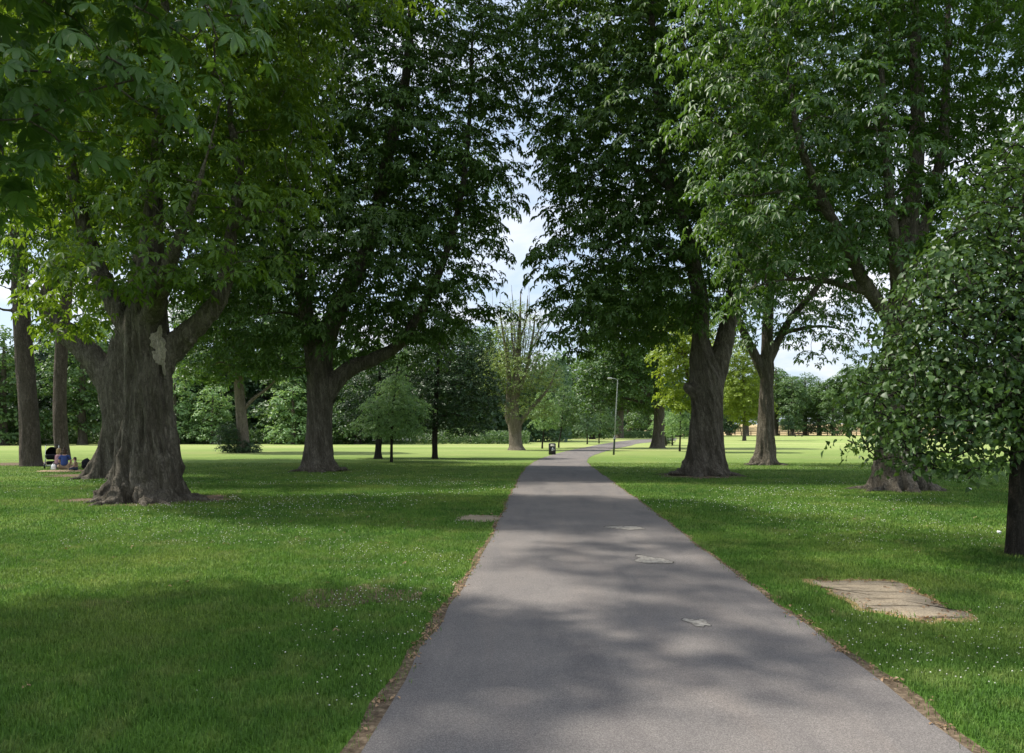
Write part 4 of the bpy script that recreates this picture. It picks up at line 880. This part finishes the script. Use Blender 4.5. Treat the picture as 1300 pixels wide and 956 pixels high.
# ------------------------------------------------------------------ people under the pines
def skin_mesh(joints, bones, sub=2):
    me = bpy.data.meshes.new('fig'); me.from_pydata([j[0] for j in joints], bones, []); o = bpy.data.objects.new('fig', me); COL.objects.link(o)
    sm = o.modifiers.new('s', 'SKIN'); sm.use_smooth_shade = True
    for v, j in zip(me.skin_vertices[0].data, joints): v.radius = (j[1], j[2] if len(j) > 2 else j[1])
    me.skin_vertices[0].data[0].use_root = True
    ss = o.modifiers.new('u', 'SUBSURF'); ss.levels = sub; ss.render_levels = sub
    dg = bpy.context.evaluated_depsgraph_get(); r = bpy.data.meshes.new_from_object(o.evaluated_get(dg)); bpy.data.objects.remove(o); return r
def seated(loc, rz, label, top_mat, leg_mat, hair_mat, s=1.0, bun=False, lean=0.0, arms='lap', group=None):
    """cross-legged sitter facing +Y locally"""
    r = empty('person', (*loc, .02), label, 'person', group); r.rotation_euler = (0, 0, rz); r.scale = (s, s, s)
    L = lean
    J = [((0, 0, .13), .14, .12), ((0, .01 + L * .3, .30), .125, .095), ((0, .02 + L * .7, .46), .145, .10), ((0, .03 + L, .575), .075, .06), ((0, .04 + L * 1.1, .635), .05, .05), ((0, .06 + L * 1.2, .71), .078, .085), ((0, .065 + L * 1.25, .79), .082, .095), ((0, .065 + L * 1.25, .85), .055, .06)]
    E = [(0, 1), (1, 2), (2, 3), (3, 4), (4, 5), (5, 6), (6, 7)]
    for sx in (-1, 1):
        b = len(J); J += [((sx * .165, .03 + L, .53), .055), ((sx * .23, .08 + L * .8, .33), .042), ((sx * .15, .27, .22), .033), ((sx * .10, .34, .20), .028)]
        E += [(3, b), (b, b + 1), (b + 1, b + 2), (b + 2, b + 3)]
        for q in range(4):
            c = len(J); J += [((sx * (.085 - .0 + q * .018), .39, .195 - q * .004), .009), ((sx * (.075 + q * .018), .425 - abs(q - 1) * .008, .175), .008)]; E += [(b + 3, c), (c, c + 1)]
        c = len(J); J += [((sx * .07, .36, .205), .010), ((sx * .05, .385, .20), .009)]; E += [(b + 3, c), (c, c + 1)]
    body = link('body', skin_mesh(J, E), M['skin'], r)
    fc = MB(); y = .06 + L * 1.2
    fc.ball((0, y + .10, .73), (.014, .022, .024), 8, 6); fc.build('nose', M['skin'], r)
    for sx in (-1, 1):
        MB().ball((sx * .03, y + .082, .755), .011, 8, 6).build('eye', M['black'], r); MB().ball((sx * .083, y, .735), (.014, .02, .032), 8, 6).build('ear', M['skin'], r)
    MB().box((0, y + .088, .69), (.022, .006, .006)).build('mouth', M['pink'], r)
    hr = MB().ball((0, y - .022, .79), (.098, .098, .098), 16, 10, .1, 2)
    hr.ball((0, y - .075, .71), (.085, .05, .10), 14, 8, .15, 3)
    if bun: hr.ball((0, y - .07, .90), (.05, .05, .045), 10, 8, .2, 4)
    hr.build('hair', hair_mat, r)
    sj = [((0, 0, .12), .165, .14), ((0, .01 + L * .3, .30), .145, .115), ((0, .02 + L * .7, .46), .165, .12), ((0, .03 + L, .56), .085, .07)]; se = [(0, 1), (1, 2), (2, 3)]
    for sx in (-1, 1):
        b = len(sj); sj += [((sx * .165, .03 + L, .53), .068), ((sx * .215, .065 + L * .8, .40), .058)]; se += [(3, b), (b, b + 1)]
    link('shirt', skin_mesh(sj, se), top_mat, r)
    tj = [((0, 0, .10), .15, .12)]; te = []
    for sx in (-1, 1):
        b = len(tj); tj += [((sx * .10, .06, .11), .095), ((sx * .34, .34, .13), .07), ((sx * .12, .42, .07), .052), ((-sx * .08, .40, .055), .040)]; te += [(0, b), (b, b + 1), (b + 1, b + 2), (b + 2, b + 3)]
    link('trousers', skin_mesh(tj, te), leg_mat, r)
    for sx in (-1, 1):
        MB().ball((-sx * .15, .43, .05), (.085, .04, .04), 10, 7).build('shoe', M['tan'], r)
    return r
def gp(px, py): return ground(px, py)
pg = 'people sitting under the pines'
seated(gp(81.5, 596.5), .25, 'person in a blue top with brown hair in a bun, seen from behind', M['blue'], M['tan'], M['hair_brown'], 1.0, True, .05, group=pg)
seated(gp(72.5, 595), -.5, 'blond person in a pinkish top sitting beside the pram', M['pink'], M['denim'], M['hair_blond'], .98, False, .03, group=pg)
seated(gp(97.5, 597.6), 2.0, 'small dark-haired child in a pale top sitting by the backpack', M['tan'], M['denim'], M['hair_brown'], .62, False, .06, group=pg)
g = gp(85, 598); bk = blob(84, 598, 1.05, .85, 55, 0, 60, .2)
q = bk - g; nb = len(q); Vk = [np.column_stack([q * f, .012 + .02 * (vnoise(q * f * 3 + 9, 3)) * (f < 1)]) for f in (1, .8, .5, .2)]; i = np.arange(nb); j = (i + 1) % nb
ME = mesh_np('blanket', np.vstack(Vk + [[[0, 0, .03]]]), [np.concatenate([np.column_stack([i + a * nb, j + a * nb, j + (a + 1) * nb, i + (a + 1) * nb]) for a in range(3)]), np.column_stack([i + 3 * nb, j + 3 * nb, np.full(nb, 4 * nb)])], smooth=True)
o = link('picnic_blanket', ME, M['tan']); o.location = (g[0], g[1], 0); prop(o, 'tan blanket spread on the grass under the sitting people', 'blanket')
g = gp(110, 597); o = empty('backpack', (g[0], g[1], .015), 'black backpack standing at the right end of the blanket', 'backpack')
MB().ball((0, 0, .23), (.21, .16, .23), 16, 12, .12, 4).build('bag_body', M['black_cloth'], o); MB().ball((.02, -.13, .15), (.14, .07, .12), 12, 8, .1, 5).build('pocket', M['black_cloth'], o)
for sx in (-.09, .09): MB().tube([(sx, .12, .40), (sx, .22, .33), (sx, .23, .18), (sx, .14, .06)], .018, 6).build('strap', M['black_cloth'], o)
MB().tube([(-.05, .05, .44), (0, .05, .50), (.05, .05, .44)], .012, 6).build('grab_handle', M['black_cloth'], o)
g = gp(66, 594.5); o = empty('pram', (g[0], g[1], 0), 'black pram with raised hood parked against the pine trunk', 'pram'); o.rotation_euler = (0, 0, .5)
hood = MB(); n = 10
for a in np.linspace(.1, 2.3, n):
    pass
th = np.linspace(-.2, 1.75, 9); ph = np.linspace(0, np.pi, 13)
Vh = np.array([(.25 * math.cos(p), -.05 + .32 * math.sin(p) * math.cos(t) , .62 + .32 * math.sin(p) * math.sin(t)) for t in th for p in ph]); Vi = Vh * [.95, .95, 1] + [0, 0, -.012]
a = np.arange(12); Fh = np.concatenate([np.column_stack([a + i * 13, a + 1 + i * 13, a + 1 + (i + 1) * 13, a + (i + 1) * 13]) for i in range(8)]); hood.add(Vh, Fh); hood.add(Vi, Fh[:, ::-1]); hood.build('hood', M['black_cloth'], o)
MB().box((0, -.02, .50), (.21, .36, .11), taper=1.12, bev=.04).build('seat', M['black_cloth'], o, False)
fr = MB()
for sx in (-.25, .25):
    fr.tube([(sx, -.42, .12), (sx, -.1, .42), (sx, .3, .78), (sx, .48, .98)], .014, 8); fr.tube([(sx, .38, .12), (sx, .05, .40), (sx, -.2, .58)], .014, 8)
fr.tube([(-.25, .38, .12), (.25, .38, .12)], .012, 8); fr.tube([(-.25, -.42, .12), (.25, -.42, .12)], .012, 8); fr.build('frame', M['grey_metal'], o)
MB().tube([(-.25, .48, .98), (-.2, .52, 1.01), (.2, .52, 1.01), (.25, .48, .98)], .018, 8).build('push_handle', M['black'], o)
for sx in (-.28, .28):
    for y, r in ((-.42, .11), (.38, .13)):
        t = np.linspace(0, 2 * np.pi, 21); wl_ = MB().tube(np.column_stack([np.full(21, sx), y + (r - .02) * np.cos(t), r + (r - .02) * np.sin(t)]), .02, 8, False).build('wheel', M['black'], o)
        sp_ = MB(); [sp_.tube([(sx, y, r), (sx, y + (r - .02) * math.cos(q), r + (r - .02) * math.sin(q))], .007, 5) for q in np.arange(6) * 1.047]; sp_.build('rim', M['grey_metal'], wl_)
MB().box((0, .02, .24), (.20, .25, .07), taper=1.1, bev=.03).build('basket', M['black_cloth'], o, False)
g = gp(68, 597); o = MB().box((0, 0, .11), (.10, .06, .11), taper=.8, bev=.03).tube([(-.05, 0, .21), (-.02, 0, .28), (.02, 0, .28), (.05, 0, .21)], .008, 6).build('carrier_bag', M['white'], None, False); o.location = (g[0], g[1], .02); prop(o, 'small white carrier bag beside the pram wheel', 'bag')
# walker far off and bits of litter
g = ground(933, 553.0); w_ = empty('person', (g[0], g[1], 0), 'distant walker in a red top by the far fence', 'person')
J = [((0, 0, .95), .15, .11), ((0, 0, 1.2), .15, .1), ((0, 0, 1.42), .10, .08), ((0, 0, 1.52), .055), ((0, .02, 1.62), .085, .09), ((0, .02, 1.72), .06)]; E = [(0, 1), (1, 2), (2, 3), (3, 4), (4, 5)]
for sx, st in ((-1, .18), (1, -.18)):
    b = len(J); J += [((sx * .10, 0, .88), .095), ((sx * .10, st * .6, .5), .065), ((sx * .10, st, .08), .045), ((sx * .10, st + .14, .04), .035), ((sx * .2, 0, 1.38), .05), ((sx * .25, -st * .5, 1.1), .042), ((sx * .24, -st * .9, .86), .03)]; E += [(0, b), (b, b + 1), (b + 1, b + 2), (b + 2, b + 3), (2, b + 4), (b + 4, b + 5), (b + 5, b + 6)]
link('body', skin_mesh(J, E), M['skin'], w_)
link('shirt', skin_mesh([((0, 0, .92), .18, .14), ((0, 0, 1.2), .17, .12), ((0, 0, 1.40), .13, .10)] , [(0, 1), (1, 2)]), M['red'], w_)
tj = [((0, 0, .92), .16, .12)]; te = []
for sx, st in ((-1, .18), (1, -.18)):
    b = len(tj); tj += [((sx * .10, 0, .85), .11), ((sx * .10, st * .6, .5), .08), ((sx * .10, st, .12), .06)]; te += [(0, b), (b, b + 1), (b + 1, b + 2)]
link('trousers', skin_mesh(tj, te), M['denim'], w_); MB().ball((0, 0, 1.68), (.10, .11, .10), 12, 8).build('hair', M['hair_brown'], w_)
for px, py, s, lab in [(1268, 679, .04, 'crumpled white paper near the lime trunk'), (1230, 623, .05, 'scrap of white litter beyond the lime, near the big trunk foot')]:
    g = ground(px, py); o = MB().ball((0, 0, s * .5), (s, s * .8, s * .5), 10, 7, .7, int(px)).build('paper_litter', M['white'], None, False); o.location = (g[0], g[1], .025); prop(o, lab, 'litter')

# ------------------------------------------------------------------ sky, sun, camera
SUN_EL, SUN_AZ = math.radians(56), math.radians(-76)       # azimuth measured from straight ahead, negative to the left
w = bpy.data.worlds.new('World'); SC.world = w; w.use_nodes = True
nt = w.node_tree; nt.nodes.clear(); out = nt.nodes.new('ShaderNodeOutputWorld'); bg = nt.nodes.new('ShaderNodeBackground')
sky = nt.nodes.new('ShaderNodeTexSky'); sky.sky_type = 'NISHITA'; sky.sun_disc = False; sky.sun_elevation = SUN_EL; sky.sun_rotation = SUN_AZ; sky.air_density = 1.0; sky.dust_density = 1.5
tc = nt.nodes.new('ShaderNodeTexCoord').outputs['Generated']
sp = N(nt, 'ShaderNodeSeparateXYZ'); nt.links.new(tc, sp.inputs[0])
zz = math_(nt, 'MAXIMUM', sp.outputs['Z'], .04)
dv = N(nt, 'ShaderNodeCombineXYZ'); nt.links.new(math_(nt, 'DIVIDE', sp.outputs['X'], math_(nt, 'ADD', zz, .25)), dv.inputs[0]); nt.links.new(math_(nt, 'DIVIDE', sp.outputs['Y'], math_(nt, 'ADD', zz, .25)), dv.inputs[1])
cl = noise(nt, dv.outputs[0], 1.5, 7, .55, .4)
cf = ramp(nt, cl, [(.49, (0, 0, 0)), (.65, (1, 1, 1))])
cc = ramp(nt, noise(nt, dv.outputs[0], 3.1, 5, .6), [(.3, (4.9, 5.0, 5.4)), (.7, (6.3, 6.3, 6.6))])
mr = N(nt, 'ShaderNodeMapRange'); nt.links.new(math_(nt, 'ADD', math_(nt, 'MULTIPLY', sp.outputs['Y'], -1.0), math_(nt, 'MULTIPLY', sp.outputs['Z'], .45)), mr.inputs[0]); mr.inputs[1].default_value = -.75; mr.inputs[2].default_value = .6; mr.inputs[3].default_value = 1.15; mr.inputs[4].default_value = 3.3   # clouds behind the camera and overhead brightened, an added fill for the shade
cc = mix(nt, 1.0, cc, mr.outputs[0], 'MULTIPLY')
lift = mix(nt, .6, sky.outputs[0], (4.4, 5.3, 6.6))
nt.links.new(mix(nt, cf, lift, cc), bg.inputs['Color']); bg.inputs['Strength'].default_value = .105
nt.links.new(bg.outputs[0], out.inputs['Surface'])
sd = bpy.data.lights.new('sun', 'SUN'); sd.energy = 4.4; sd.angle = math.radians(2.0); sd.color = (1, .95, .86)
so = bpy.data.objects.new('sun', sd); COL.objects.link(so)
sv = Vector((math.sin(SUN_AZ) * math.cos(SUN_EL), math.cos(SUN_AZ) * math.cos(SUN_EL), math.sin(SUN_EL))); so.rotation_euler = sv.to_track_quat('Z', 'Y').to_euler(); so.location = sv * 60

cam = bpy.data.cameras.new('camera'); co = bpy.data.objects.new('camera', cam); COL.objects.link(co)
co.location = (0, 0, CH); co.rotation_euler = (math.radians(90), 0, 0); cam.sensor_width = 36; cam.lens = F / 1300 * 36; cam.shift_y = (HY - 478) / 1300; cam.clip_end = 3000; cam.clip_start = .1
SC.camera = co
vs = SC.view_settings; vs.view_transform = 'Standard'; vs.look = 'None'; vs.gamma = 1; vs.exposure = 0.76; vs.use_curve_mapping = False
cy = SC.cycles; cy.max_bounces = 7; cy.diffuse_bounces = 4; cy.glossy_bounces = 2; cy.transmission_bounces = 4; cy.caustics_reflective = False; cy.caustics_refractive = False
cy.use_denoising = True; cy.sample_clamp_indirect = 6
